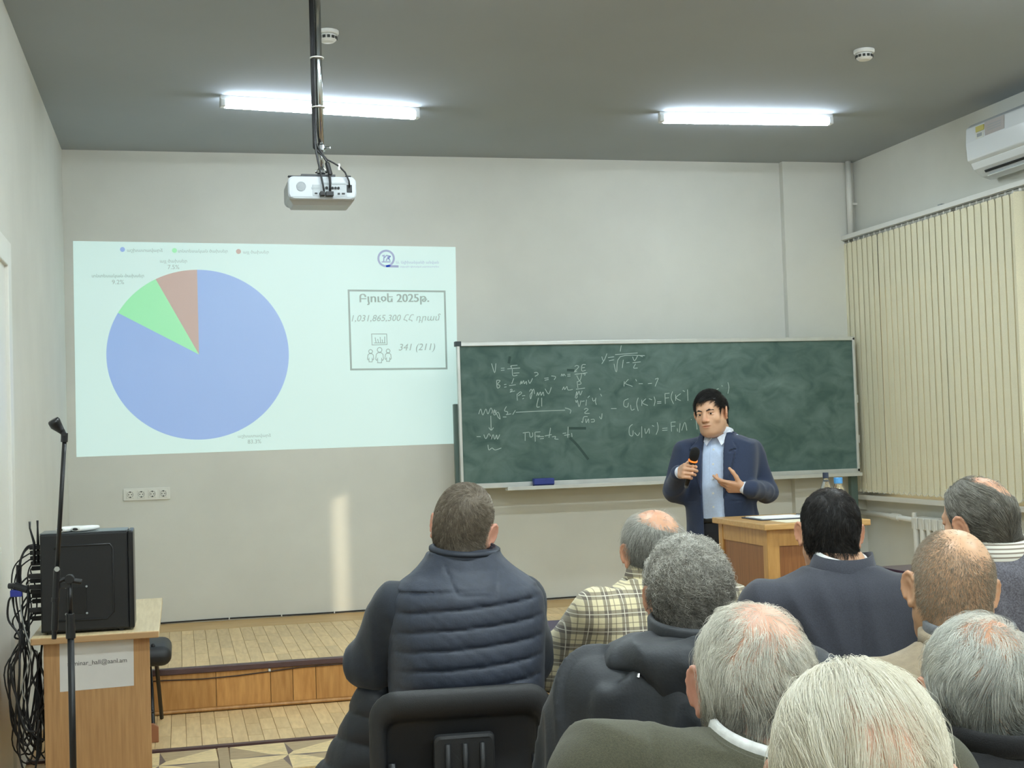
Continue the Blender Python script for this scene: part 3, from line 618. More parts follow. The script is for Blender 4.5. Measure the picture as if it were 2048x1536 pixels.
q4 = [at(*p_, y=DY0+.0495) for p_ in ((119, 1286), (267, 1275), (268, 1371), (120, 1384))]
obj('sheet', MB().prism([tuple(p) for p in q4], (0, -.0008, 0)), mat('sheet_white', (214, 212, 208), .8, var=.02, scale=9), sg)
p = at(194.5, 1325, y=DY0+.048); text_on('lettering', 'seminar_hall@aanl.am', .214, (p.x, DY0+.0483, p.z), mat('ink', (62, 60, 60), .8), sg, bold=.0012)
# ---- computer tower (its side panel faces the audience)
c0, c1 = at(79, 1066, y=5.36), at(270, 1262, y=5.36); TX0, TX1, TZ1 = c0.x, c1.x, DZ+.375
pc = thing('computer_tower', 'black computer tower standing on the desk by the left wall', 'computer', ((TX0+TX1)/2, 5.45, DZ))
obj('case', MB().box((TX0, 5.36, DZ+.008), (TX1-.02, 5.55, TZ1)), M_black, pc, bevel=.004)
obj('front_bezel', MB().box((TX1-.02, 5.356, DZ+.008), (TX1, 5.553, TZ1+.002)), M_blk2, pc, bevel=.006)
sp = obj('side_panel', MB().box((TX0+.004, 5.354, DZ+.014), (TX1-.024, 5.36, TZ1-.004)), M_black, pc, bevel=.002)
emb = [(TX0+.05, TZ1-.055), (TX0+.065, TZ1-.045), (TX1-.085, TZ1-.045), (TX1-.075, TZ1-.06), (TX1-.075, DZ+.075), (TX1-.1, DZ+.05), (TX0+.06, DZ+.05)]
obj('embossed_rib', MB().tube([(x_, 5.354, z_) for x_, z_ in emb], .004, 6), M_black, sp, smooth=True)
mb = MB(); gx0, gz0, gx1, gz1 = TX0+.09, DZ+.075, TX0+.165, DZ+.175
obj('vent_panel', MB().box((gx0, 5.3525, gz0), (gx1, 5.355, gz1)), M_blk2, sp, bevel=.001)
for i_, (x_, z_) in enumerate(((gx0, gz0), (gx1, gz0), (gx0, gz1), (gx1, gz1))): obj('screw', MB().lathe((x_, 5.352, z_), [(0, -.002), (.004, -.002), (.004, .002)], 10, 'y'), M_prg, sp)
obj('top_cover', MB().box((TX0, 5.362, TZ1), (TX1-.022, 5.548, TZ1+.004)), mat('tower_top', (92, 98, 102), .3), pc, bevel=.001)
for x_ in (TX0+.03, TX1-.05):
    for y_ in (5.38, 5.53): obj('foot', MB().cyl((x_, y_, DZ), (x_, y_, DZ+.009), .012, n=10), M_blk2, pc)
for xa, ya, xb in ((-.012, 5.40, -.026), (-.004, 5.46, -.004)):
    obj('antenna', MB().tube([(TX0-.012+xa, ya, TZ1-.11), (TX0-.012+xa, ya, TZ1-.03), (TX0-.012+xb, ya, TZ1+.025), (TX0-.012+xb, ya, TZ1+.05)], [.006, .0052, .0035, .0045], 8), M_blk2, pc, smooth=True)
for k_, (xa, lb) in enumerate(((.11, 'white hand-held remote with a dark end on the computer tower, left one'), (.165, 'white hand-held remote with a dark end on the computer tower, right one'))):
    t = thing('remote_control', lb, 'remote control', (TX0+xa, 5.42, TZ1+.004), 'white remotes on the computer tower', rz=math.radians(-38))
    P = [(0, -.055, .011), (0, -.03, .0115), (0, .03, .012), (0, .06, .011)]
    V = []; n = 16
    for i_, (y_, w_, h_) in enumerate(((-.062, .020, .0075), (-.058, .0225, .0095), (-.02, .024, .011), (.03, .021, .0095), (.056, .015, .0075), (.06, .01, .005))):
        V += [(w_*math.copysign(abs(math.cos(2*PI*j/n))**.7, math.cos(2*PI*j/n)), y_, .011+h_*math.copysign(abs(math.sin(2*PI*j/n))**.7, math.sin(2*PI*j/n))) for j in range(n)]
    F = [(i*n+j, i*n+(j+1) % n, (i+1)*n+(j+1) % n, (i+1)*n+j) for i in range(5) for j in range(n)]+[tuple(range(n))[::-1], tuple(range(5*n, 6*n))]
    obj('body', MB().add(V, F), mat('remote_white', (232, 234, 232), .3), t, smooth=True, local=True)
    V = []
    for y_, s_ in ((-.0635, .6), (-.0605, .78)): V += [(.02*s_*math.cos(2*PI*j/n), y_, .011+.0075*s_*math.sin(2*PI*j/n)) for j in range(n)]
    obj('dark_end', MB().add(V, [tuple(range(n))[::-1], tuple(range(n, 2*n))]+[(j, (j+1) % n, n+(j+1) % n, n+j) for j in range(n)]), M_blk2, t, local=True)
# ---- microphone stand in front of the desk
M_std = mat('stand_black', (24, 25, 28), .35)
b0 = at(139, 1150, d=4.62); sx, sy = b0.x, b0.y
ms = thing('microphone_stand', 'black boom microphone stand with an empty clip before the desk', 'microphone stand', (sx, sy, 0))
obj('lower_tube', MB().cyl((sx, sy, .12), (sx, sy, .80), .0115, n=14), M_std, ms, smooth=True)
obj('grip_sleeve', MB().cyl((sx, sy, .79), (sx, sy, .875), .0165, .0145, n=14), M_std, ms, smooth=False, bevel=.002)
obj('upper_tube', MB().cyl((sx, sy, .87), (sx, sy, .985), .008, n=12), M_std, ms, smooth=True)
k0 = at(139, 1158, d=4.62); obj('swivel_knuckle', MB().cyl((sx, sy-.016, k0.z), (sx, sy+.016, k0.z), .016, n=16).box((sx-.03, sy-.008, k0.z-.03), (sx+.004, sy+.008, k0.z-.01)), M_std, ms, bevel=.002)
obj('swivel_knob', MB().cyl((sx+.012, sy, k0.z-.006), (sx+.04, sy, k0.z-.012), .009, n=12), M_std, ms, bevel=.002)
ba, bb_, bc_, bd = [at(*p_, d=4.6) for p_ in ((108, 1278), (114, 1138), (114.5, 1130), (129, 882))]
obj('boom_sleeve', MB().tube([ba, at(109, 1262, d=4.6), at(109.2, 1260, d=4.6), bb_], [.0085, .0085, .0115, .0115], 12), M_std, ms, smooth=False, bevel=.001)
obj('boom_tube', MB().tube([bb_, bd], .0075, 12), M_std, ms, smooth=True)
obj('clamp_collar', MB().tube([at(110.5, 1203, d=4.6), at(111, 1195, d=4.6)], .0135, 12), M_std, ms)
obj('clamp_screw', MB().lathe(at(114, 1138, d=4.585), [(0, -.004), (.009, -.004), (.009, .006)], 14, 'y'), M_chrome, ms)
obj('bracket', MB().tube([at(114, 1165, d=4.6), at(128, 1158, d=4.61), (sx, sy, k0.z)], .007, 8), M_std, ms)
cl = at(128, 868, d=4.6); obj('clip_joint', MB().tube([at(128.5, 884, d=4.6), at(129, 866, d=4.6)], .0115, 12).cyl(tuple(cl+Vector((0, -.014, 0))), tuple(cl+Vector((0, .014, 0))), .009, n=12), M_std, ms, bevel=.001)
a_, b_2 = at(127, 866, d=4.6), at(112, 850, d=4.6)
obj('microphone_clip', MB().tube([a_, a_+(b_2-a_)*.3, b_2, b_2+(b_2-a_)*.22+Vector((0, -.01, .006)), b_2+(b_2-a_)*.35+Vector((0, -.012, .008))], [.009, .012, .0205, .021, .018], 16), M_std, ms, smooth=True)
for a in (30, 150, 270):
    ca, sa = math.cos(math.radians(a)), math.sin(math.radians(a))
    obj('leg', MB().tube([(sx+.015*ca, sy+.015*sa, .13), (sx+.27*ca, sy+.27*sa, .012)], .009, 8), M_std, ms, smooth=True)
obj('leg_hub', MB().cyl((sx, sy, .10), (sx, sy, .16), .02, n=12), M_std, ms, bevel=.003)
# ---- tangle of cables behind the tower
rc = random.Random(11)
def smoothpath(P, n=6):
    P = [np.array(p) for p in P]; Q = []
    for i in range(len(P)-1):
        p0, p1, p2, p3 = [P[max(0, min(len(P)-1, j))] for j in (i-1, i, i+1, i+2)]
        for t in np.linspace(0, 1, n, endpoint=False):
            Q.append(.5*((2*p1)+(-p0+p2)*t+(2*p0-5*p1+4*p2-p3)*t*t+(-p0+3*p1-3*p2+p3)*t**3))
    return Q+[P[-1]]
lbs = ['from the highest port', 'from the second port down', 'from the third port down', 'from the fourth port down', 'from the middle of the tower', 'below the middle of the tower', 'from the lower ports', 'from the lowest port']
for k_ in range(14):
    zt = TZ1-.05-k_*.021; y_ = 5.39+rc.uniform(0, .13); xw = TX0-.03-rc.uniform(.0, .085)
    low = rc.uniform(.28, .42); xb = -.60+rc.uniform(-.05, .06)
    P = [(TX0-.002, y_, zt), (TX0-.04-rc.uniform(0, .02), y_, zt-.004), (xw, y_-.01, zt-.06), (xw+rc.uniform(-.02, .02), y_, (zt+DZ)/2-.05), (-.575+rc.uniform(-.02, .015), y_-.03, DZ-.02),
         (-.6+rc.uniform(-.05, .05), y_-.03+rc.uniform(-.05, .05), .6), (xb, y_, low), (xb+.05, y_+.02, low-.05), (-.535, y_+.03, low+.1+rc.uniform(0, .15)), (-.53+rc.uniform(-.02, .0), y_+.1, .66-rc.uniform(0, .06))]
    lb = 'black cable hanging behind the tower on the left wall, %s' % ('within the tangle' if k_ > 1 else 'outermost loop' if k_ else 'topmost loop')
    t = thing('computer_cable', 'black cable in the tangle hanging between the computer tower and left wall', 'cable', (xw, y_, zt), 'tangle of computer cables')
    obj('cable', MB().tube(smoothpath(P), rc.choice((.003, .0038, .0045)), 6), M_cable, t, smooth=True)
    obj('plug', MB().box((TX0-.045, y_-.012, zt-.009), (TX0-.001, y_+.012, zt+.007)), M_cable, t, bevel=.002)
t = thing('grey_cable', 'thin light grey cable hanging in front of the black cables', 'cable', (-.62, 5.35, .9))
obj('cable', MB().tube(smoothpath([at(*p_, d=5.02) for p_ in ((60, 1165), (42, 1185), (41, 1215), (50, 1262), (62, 1300), (52, 1345), (44, 1375), (50, 1400))]), .0025, 6), mat('grey_pvc', (140, 142, 140), .5), t, smooth=True)
M_vga = mat('vga_blue', (44, 56, 150), .45)
t = thing('monitor_cable', 'black monitor cable with a blue plug by the left wall', 'cable', (-.66, 5.3, .95))
p_ = at(32, 1186, d=5.0); obj('blue_plug', MB().box((p_.x-.02, p_.y-.012, p_.z-.014), (p_.x+.022, p_.y+.012, p_.z+.012)), M_vga, t, bevel=.004)
obj('adapter', MB().tube([at(17, 1172, d=5.0), at(28, 1172, d=5.0), at(30, 1172, d=5.0), at(55, 1180, d=5.0)], [.011, .012, .015, .013], 8), M_blk2, t, smooth=False, bevel=.002)
obj('cable', MB().tube(smoothpath([at(*p_, d=5.0) for p_ in ((24, 1192), (17, 1205), (17, 1240), (40, 1278), (26, 1335), (20, 1330), (34, 1400), (50, 1455), (72, 1462), (78, 1440))]), .004, 6), M_cable, t, smooth=True)
t = thing('mains_cable', 'black cable arching from the tower top down to the left wall', 'cable', (-.6, 5.4, 1.0))
obj('cable', MB().tube(smoothpath([at(*p_, d=5.2) for p_ in ((78, 1090), (56, 1093), (43, 1115), (38, 1140), (38, 1165))]), .0045, 6), M_cable, t, smooth=True)
obj('plug', MB().tube([at(38, 1130, d=5.2), at(37, 1168, d=5.2)], [.011, .009], 8), M_cable, t)
for k_, P in enumerate((((70, 1300), (64, 1350), (80, 1400), (60, 1440), (68, 1470), (90, 1480)), ((84, 1290), (76, 1340), (52, 1390), (48, 1420), (62, 1450), (76, 1430), (92, 1405)), ((62, 1290), (84, 1340), (90, 1370), (78, 1420), (90, 1460), (92, 1530)))):
    t = thing('loose_cable', ('black cable hanging in loops beside the desk leg, %s' % ('nearest the panel', 'crossing the others', 'reaching lowest')[k_]), 'cable', (-.55, 5.3, .5))
    obj('cable', MB().tube(smoothpath([at(*p_, d=5.1) for p_ in P]), .0045, 6), M_cable, t, smooth=True)
t = thing('wall_socket_box', 'white plastic socket box on the left wall behind the cables', 'power outlet', (XL, 5.9, .95))
obj('box', MB().box((XL, 5.5, .90), (XL+.03, 5.66, 1.06)), M_sock, t, bevel=.006); obj('face', MB().box((XL+.03, 5.52, .92), (XL+.034, 5.64, 1.04)), M_sock, t, bevel=.002)
# ---- black padded folding chair between desk and stage
ch = thing('folding_chair', 'black padded folding chair tucked between the desk and the stage', 'chair', (-.30, 7.15, 0))
M_pad = mat('black_vinyl', (26, 27, 30), .5, bump=.1)
o = obj('seat', MB().box((-.47, 7.0, .335), (-.055, 7.42, .435)), M_pad, ch, smooth=True); b_ = o.modifiers.new('bevel', 'BEVEL'); b_.width = .048; b_.segments = 5
for x_ in (-.44, -.145):
    obj('leg', MB().tube([(x_, 7.04, .62 if x_ < -.3 else .44), (x_+.01, 7.12, .40), (x_+.03, 7.40, .008)], .0105, 8), M_std, ch, smooth=True)
    obj('leg', MB().tube([(x_-.03, 7.36, .37), (x_-.015, 7.24, .2), (x_-.005, 7.02, .008)], .0105, 8), M_std, ch, smooth=True)
obj('backrest', MB().box((-.50, 7.02, .56), (-.25, 7.06, .68)), M_pad, ch, bevel=.015)
obj('stretcher', MB().cyl((-.45, 7.1, .10), (-.15, 7.1, .10), .007, n=8), M_std, ch)

# ---------------------------------------------------------------- speaker's lectern, bottles, clipboard
M_lec = mat('lectern_oak', (196, 150, 88), .35, c2=(176, 130, 70), scale=6, stretch=(9, 9, 1.4), coat=.2)
M_lect = mat('lectern_top', (206, 164, 104), .35, c2=(188, 146, 88), scale=5, stretch=(2, 12, 12), coat=.2)
M_lecp = mat('lectern_panel', (150, 98, 54), .4, c2=(126, 78, 40), scale=6, stretch=(26, 26, .8), coat=.2)
LX0, LX1, LY0, LY1, LZ = 2.575, 3.108, 5.705, 6.33, .992
lc = thing('lectern', 'wooden lectern with framed brown panels in front of the speaker', 'lectern', ((LX0+LX1)/2, 6.0, 0))
obj('top', MB().box((LX0, LY0, LZ-.028), (LX1, LY1, LZ)), M_lect, lc, bevel=.004)
lx0, lx1, ly0, ly1 = LX0+.022, LX1-.05, LY0+.025, LY1-.025
for x_ in (lx0, lx1-.06):
    for y_ in (ly0, ly1-.05): obj('corner_post', MB().box((x_, y_, 0), (x_+.06, y_+.05, LZ-.028)), M_lec, lc, bevel=.003)
obj('front_rail', MB().box((lx0+.06, ly0+.006, LZ-.105), (lx1-.06, ly0+.03, LZ-.028)), M_lec, lc, bevel=.002)
obj('front_rail', MB().box((lx0+.06, ly0+.006, .04), (lx1-.06, ly0+.03, .14)), M_lec, lc, bevel=.002)
obj('front_panel', MB().box((lx0+.06, ly0+.014, .14), (lx1-.06, ly0+.024, LZ-.105)), M_lecp, lc)
for x_ in (lx0, lx1-.024):
    obj('side_rail', MB().box((x_+.004, ly0+.05, LZ-.105), (x_+.02, ly1-.05, LZ-.028)), M_lec, lc, bevel=.002)
    obj('side_panel', MB().box((x_+.009, ly0+.05, .05), (x_+.016, ly1-.05, LZ-.105)), M_lecp, lc)
cb = thing('clipboard', 'dark clipboard with a white sheet lying on the lectern', 'clipboard', (2.83, 6.0, LZ))
g = [at(*p_, z=LZ+.004) for p_ in ((1474, 1027), (1590, 1030), (1596, 1035), (1520, 1038))]
obj('board', MB().box((2.66, 5.93, LZ+.0005), (2.95, 6.16, LZ+.006)), mat('clip_dark', (48, 54, 68), .4), cb, bevel=.002)
obj('sheet', MB().box((2.675, 5.945, LZ+.006), (2.915, 6.145, LZ+.009)), mat('paper', (232, 232, 230), .8), cb)
obj('clip', MB().box((2.92, 6.0, LZ+.006), (2.94, 6.1, LZ+.016)), M_chrome, cb, bevel=.003)
sh = thing('paper_sheet', 'loose cream sheet on the front edge of the lectern beside the clipboard', 'paper', (2.75, 5.82, LZ))
obj('sheet', MB().box((2.70, 5.75, LZ+.0004), (2.90, 5.92, LZ+.0015)), mat('paper_cream', (222, 214, 190), .8), sh)
def bottle(name, label, px, top_py, prof, m, capm, cap, neck=None):
    p_ = at(px, top_py, y=6.12); z0 = LZ+.0005
    t = thing(name, label, 'bottle', (p_.x, 6.12, z0)); h = p_.z-z0
    obj('body', MB().lathe((p_.x, 6.12, z0), [(r_, z_*h) for r_, z_ in prof], 24), m, t, smooth=True)
    obj('cap', MB().lathe((p_.x, 6.12, z0), [(cap[0], h*cap[1]), (cap[0], h*.995), (cap[0]*.9, h)], 24), capm, t, bevel=.001)
    return t, p_, h
M_pet = mat('clear_bottle', (236, 244, 248), .04, trans=.95, spec=.5)
M_wat = mat('bottle_water', (232, 242, 248), .02, trans=1.0)
t, p_, h = bottle('glass_bottle', 'slim clear bottle with a dark cap on the lectern', 1651, 945, [(.02, 0), (.03, .02), (.031, .5), (.028, .62), (.013, .82), (.012, .95)], M_pet, mat('cap_navy', (44, 54, 76), .4), (.0145, .865))
obj('neck_band', MB().lathe((p_.x, 6.12, LZ), [(.0145, h*.79), (.0145, h*.815)], 20), mat('band_navy', (70, 80, 96), .4), t)
t, p_, h = bottle('water_bottle', 'clear plastic water bottle with a light blue cap on the lectern', 1676, 955, [(.026, 0), (.033, .03), (.033, .3), (.030, .36), (.033, .42), (.033, .6), (.028, .72), (.017, .84), (.016, .9)], M_pet, mat('cap_blue', (88, 160, 222), .35), (.0215, .84))

# ---------------------------------------------------------------- desks of the front row
M_dktop = mat('purple_laminate', (64, 48, 70), .3, var=.06, scale=30); M_dkleg = mat('desk_leg_dark', (40, 38, 42), .45)
def table(x0, x1, y0, y1, z, label):
    t = thing('seminar_table', label, 'table', ((x0+x1)/2, (y0+y1)/2, 0))
    obj('tabletop', MB().box((x0, y0, z-.03), (x1, y1, z)), M_dktop, t, bevel=.004)
    for x_ in (x0+.05, x1-.09):
        for y_ in (y0+.06, y1-.10): obj('leg', MB().box((x_, y_, 0), (x_+.04, y_+.04, z-.03)), M_dkleg, t, bevel=.003)
        obj('apron', MB().box((x_+.01, y0+.1, z-.08), (x_+.03, y1-.1, z-.03)), M_dkleg, t)
table(.80, 1.98, 4.185, 4.825, .75, 'dark purple seminar table in front of the navy vest and plaid shirt')
table(3.236, 4.44, 5.30, 5.90, .75, 'dark purple seminar table right of the lectern')
# ---------------------------------------------------------------- people: implicit surfaces -> one continuous mesh
F32 = np.float32
def V3(*a): return np.array(a, float)
def rot3(yaw=0, pitch=0, roll=0):
    """columns are the local axes; yaw about z, pitch about x (nose up), roll about y, in degrees"""
    y, p, r = [math.radians(v) for v in (yaw, pitch, roll)]
    Rz = np.array([[math.cos(y), -math.sin(y), 0], [math.sin(y), math.cos(y), 0], [0, 0, 1]])
    Rx = np.array([[1, 0, 0], [0, math.cos(p), -math.sin(p)], [0, math.sin(p), math.cos(p)]])
    Ry = np.array([[math.cos(r), 0, math.sin(r)], [0, 1, 0], [-math.sin(r), 0, math.cos(r)]])
    return Rz @ Rx @ Ry
def smin(a, b, k):
    if k <= 0: return np.minimum(a, b)
    h = np.maximum(k-np.abs(a-b), 0)/k
    return np.minimum(a, b)-h*h*k*.25
def smax(a, b, k): return -smin(-a, -b, k)
def rc(a, b, ra, rb=None):
    a, b = np.array(a, float), np.array(b, float); rb = ra if rb is None else rb; ab = b-a; L2 = max(ab@ab, 1e-9); R = max(ra, rb)
    def f(P):
        q = P-a; t = np.clip((q@ab)/L2, 0, 1)
        return np.sqrt(((q-t[..., None]*ab)**2).sum(-1))-(ra+(rb-ra)*t)
    return f, np.minimum(a, b)-R, np.maximum(a, b)+R
def el(c, r, R=None):
    c, r = np.array(c, float), np.array(r, float); M = max(r) if R is not None else r
    def f(P):
        q = P-c
        if R is not None: q = q@R
        k0 = np.sqrt(((q/r)**2).sum(-1)); k1 = np.sqrt(((q/(r*r))**2).sum(-1))
        return k0*(k0-1)/np.maximum(k1, 1e-6)
    return f, c-M, c+M
def loft(rows, n=2.5):
    """elliptic tube along z; rows: (z, half width, half depth, centre y, centre x)"""
    rows = sorted([tuple(r)+(0,)*(5-len(r)) for r in rows]); A = np.array(rows, float)
    zs = np.linspace(A[0, 0], A[-1, 0], 120); T = []
    for j in range(1, 5):      # monotone-ish smoothing
        v = np.interp(zs, A[:, 0], A[:, j]); kx = np.array([1, 2, 3, 4, 5, 4, 3, 2, 1.]); kx /= kx.sum()
        T.append(np.convolve(np.pad(v, 4, 'edge'), kx, 'valid'))
    amax, bmax = A[:, 1].max(), A[:, 2].max()
    def f(P):
        z = P[..., 2]; a, b, cy, cx = [np.interp(z, zs, t) for t in T]
        x, y = np.abs(P[..., 0]-cx), np.abs(P[..., 1]-cy)
        d = (((x/a)**n+(y/b)**n)**(1/n)-1)*np.minimum(a, b)*1.05
        return np.maximum(np.maximum(d, z-zs[-1]), zs[0]-z)
    return f, V3(-amax+A[:, 4].min(), A[:, 3].min()-bmax, zs[0]), V3(amax+A[:, 4].max(), A[:, 3].max()+bmax, zs[-1])
def bx(c, h, r=.01, R=None):
    c, h = np.array(c, float), np.array(h, float); M = np.linalg.norm(h) if R is not None else h
    def f(P):
        q = P-c
        if R is not None: q = q@R
        q = np.abs(q)-(h-r); return np.sqrt((np.maximum(q, 0)**2).sum(-1))+np.minimum(q.max(-1), 0)-r
    return f, c-M, c+M
class Vol:
    def __init__(s, lo, hi, h):
        s.lo = np.array(lo, float); s.h = h; s.n = np.ceil((np.array(hi)-s.lo)/h).astype(int)+1; s.a = np.full(s.n, .15, F32)
    def _sl(s, lo, hi, m):
        i0 = np.clip(np.floor((lo-m-s.lo)/s.h).astype(int), 0, s.n-1); i1 = np.clip(np.ceil((hi+m-s.lo)/s.h).astype(int)+1, 1, s.n)
        return tuple(slice(a, max(a+1, b)) for a, b in zip(i0, i1))
    def P(s, sl):
        g = np.meshgrid(*[s.lo[i]+np.arange(sl[i].start, sl[i].stop)*s.h for i in range(3)], indexing='ij'); return np.stack(g, -1)
    def full(s): return tuple(slice(0, int(k)) for k in s.n)
    def add(s, prim, k=0.0):
        f, lo, hi = prim; sl = s._sl(lo, hi, k+3*s.h+.02); s.a[sl] = smin(s.a[sl], np.minimum(f(s.P(sl)), .15), k).astype(F32); return s
    def cut(s, prim, k=0.0):
        f, lo, hi = prim; sl = s._sl(lo, hi, k+3*s.h); s.a[sl] = smax(s.a[sl], -f(s.P(sl)), k).astype(F32); return s
    def disp(s, fn):
        sl = s.full(); near = np.abs(s.a) < .05; idx = np.argwhere(near); P = s.lo+idx*s.h; s.a[near] += fn(P).astype(F32); return s
    def mesh(s):
        a = s.a; n = s.n; ins = a < 0
        cnt = np.zeros(n-1, np.int8)
        for dx in (0, 1):
            for dy in (0, 1):
                for dz in (0, 1): cnt += ins[dx:n[0]-1+dx, dy:n[1]-1+dy, dz:n[2]-1+dz]
        act = (cnt > 0) & (cnt < 8); idx = np.argwhere(act); vid = np.full(n-1, -1, np.int64); vid[act] = np.arange(len(idx))
        acc = np.zeros((len(idx), 3)); c = np.zeros(len(idx)); I, J, K = idx.T
        co = [(0, 0, 0), (1, 0, 0), (0, 1, 0), (1, 1, 0), (0, 0, 1), (1, 0, 1), (0, 1, 1), (1, 1, 1)]
        vals = [a[I+o[0], J+o[1], K+o[2]] for o in co]
        for p, q in ((0, 1), (2, 3), (4, 5), (6, 7), (0, 2), (1, 3), (4, 6), (5, 7), (0, 4), (1, 5), (2, 6), (3, 7)):
            m = (vals[p] < 0) != (vals[q] < 0); t = np.where(m, vals[p]/np.where(m, vals[p]-vals[q], 1), 0)
            acc += np.where(m[:, None], np.array(co[p])+t[:, None]*(np.array(co[q])-np.array(co[p])), 0); c += m
        V = s.lo+(idx+acc/c[:, None])*s.h; Fs = []
        for ax in range(3):
            b, d = (ax+1) % 3, (ax+2) % 3; sl0 = [slice(None)]*3; sl1 = [slice(None)]*3; sl0[ax] = slice(0, -1); sl1[ax] = slice(1, None)
            E = np.argwhere(ins[tuple(sl0)] != ins[tuple(sl1)]); E = E[(E[:, b] > 0) & (E[:, d] > 0) & (E[:, b] < n[b]-1) & (E[:, d] < n[d]-1)]
            if not len(E): continue
            def q(ob, od):
                e = E.copy(); e[:, b] += ob; e[:, d] += od; return vid[e[:, 0], e[:, 1], e[:, 2]]
            Q = np.stack([q(-1, -1), q(0, -1), q(0, 0), q(-1, 0)], 1); inside = ins[E[:, 0], E[:, 1], E[:, 2]]
            Q[~inside] = Q[~inside][:, ::-1]; Fs.append(Q)
        return V, np.concatenate(Fs)
def relax(V, Fq, it=1, w=.5):
    """light Laplacian smoothing"""
    for _ in range(it):
        S = np.zeros_like(V); C = np.zeros(len(V))
        for i in range(4):
            for j in ((i+1) % 4, (i+3) % 4): np.add.at(S, Fq[:, i], V[Fq[:, j]]); np.add.at(C, Fq[:, i], 1)
        V = V+(S/np.maximum(C, 1)[:, None]-V)*w
    return V
def qmesh(name, V, Fq, m=None, attr=None):
    me = bpy.data.meshes.new(name); me.vertices.add(len(V)); me.vertices.foreach_set('co', np.asarray(V, F32).ravel())
    nf = len(Fq); me.loops.add(nf*4); me.polygons.add(nf); me.loops.foreach_set('vertex_index', Fq.astype(np.int32).ravel())
    me.polygons.foreach_set('loop_start', np.arange(0, nf*4, 4, dtype=np.int32)); me.polygons.foreach_set('use_smooth', np.ones(nf, bool))
    me.update(calc_edges=True)
    for k, v in (attr or {}).items(): me.attributes.new(k, 'FLOAT', 'POINT').data.foreach_set('value', np.asarray(v, F32))
    if m: me.materials.append(m)
    return me
_rk = np.random.RandomState(4); _K = _rk.normal(size=(40, 3)); _K /= np.linalg.norm(_K, axis=1)[:, None]; _PH = _rk.uniform(0, 6.28, 40)
def sn(P, f, s=0, n=5):
    """cheap smooth noise, about -1..1"""
    r = 0
    for i in range(n): r = r+np.sin(P@_K[(s*5+i) % 40]*f*(1+.31*i)+_PH[(s*7+i) % 40])
    return r/n*1.4
def folds(amp=.006, f=22, s=0, str=(1, 1, .45)):
    st = np.array(str)
    def g(P):
        Q = P*st; w = np.stack([sn(Q, f*.4, s+1), sn(Q, f*.4, s+2), sn(Q, f*.4, s+3)], -1)*.05
        return amp*1.6*(np.minimum(np.abs(sn(Q+w, f, s))*1.5, .8)-.4)+amp*.6*sn(Q, f*.35, s+4)
    return g
# ---- materials of skin and hair
def skin_mat(name, c, red):
    m = mat(name, c, .42, spec=.4, sss=.04); nt = m.node_tree; N = nt.nodes; L = nt.links; b = N['Principled BSDF']
    at_ = N.new('ShaderNodeAttribute'); at_.attribute_name = 'tint'
    no = N.new('ShaderNodeTexNoise'); no.inputs['Scale'].default_value = 30; no.inputs['Detail'].default_value = 4
    tc_ = N.new('ShaderNodeTexCoord'); L.new(tc_.outputs['Object'], no.inputs['Vector'])
    mx = N.new('ShaderNodeMix'); mx.data_type = 'RGBA'; mx.inputs[6].default_value = lin(c); mx.inputs[7].default_value = lin(red)
    ad = N.new('ShaderNodeMath'); ad.operation = 'MULTIPLY_ADD'; ad.inputs[1].default_value = .5; ad.inputs[2].default_value = -.25; L.new(no.outputs[0], ad.inputs[0])
    ad2 = N.new('ShaderNodeMath'); ad2.use_clamp = True; L.new(ad.outputs[0], ad2.inputs[0]); L.new(at_.outputs['Fac'], ad2.inputs[1])
    L.new(ad2.outputs[0], mx.inputs[0])
    at3 = N.new('ShaderNodeAttribute'); at3.attribute_name = 'dark'; mx2 = N.new('ShaderNodeMix'); mx2.data_type = 'RGBA'
    L.new(at3.outputs['Fac'], mx2.inputs[0]); L.new(mx.outputs[2], mx2.inputs[6]); mx2.inputs[7].default_value = lin(tuple(v*.42 for v in c)); L.new(mx2.outputs[2], b.inputs['Base Color'])
    return m
def hair_mat(name, c0, c1, c2):
    m = bpy.data.materials.new(name); m.use_nodes = True; nt = m.node_tree; N = nt.nodes; L = nt.links; b = N['Principled BSDF']
    b.inputs['Roughness'].default_value = .5; b.inputs['Specular IOR Level'].default_value = .35
    at_ = N.new('ShaderNodeAttribute'); at_.attribute_name = 'tint'; rp = N.new('ShaderNodeValToRGB'); L.new(at_.outputs['Fac'], rp.inputs[0])
    rp.color_ramp.elements[0].color = lin(c0); rp.color_ramp.elements[1].color = lin(c2); e = rp.color_ramp.elements.new(.5); e.color = lin(c1)
    L.new(rp.outputs[0], b.inputs['Base Color']); return m
M_eye = mat('eye_white', (226, 220, 212), .2); M_iris = mat('iris', (46, 32, 22), .2)

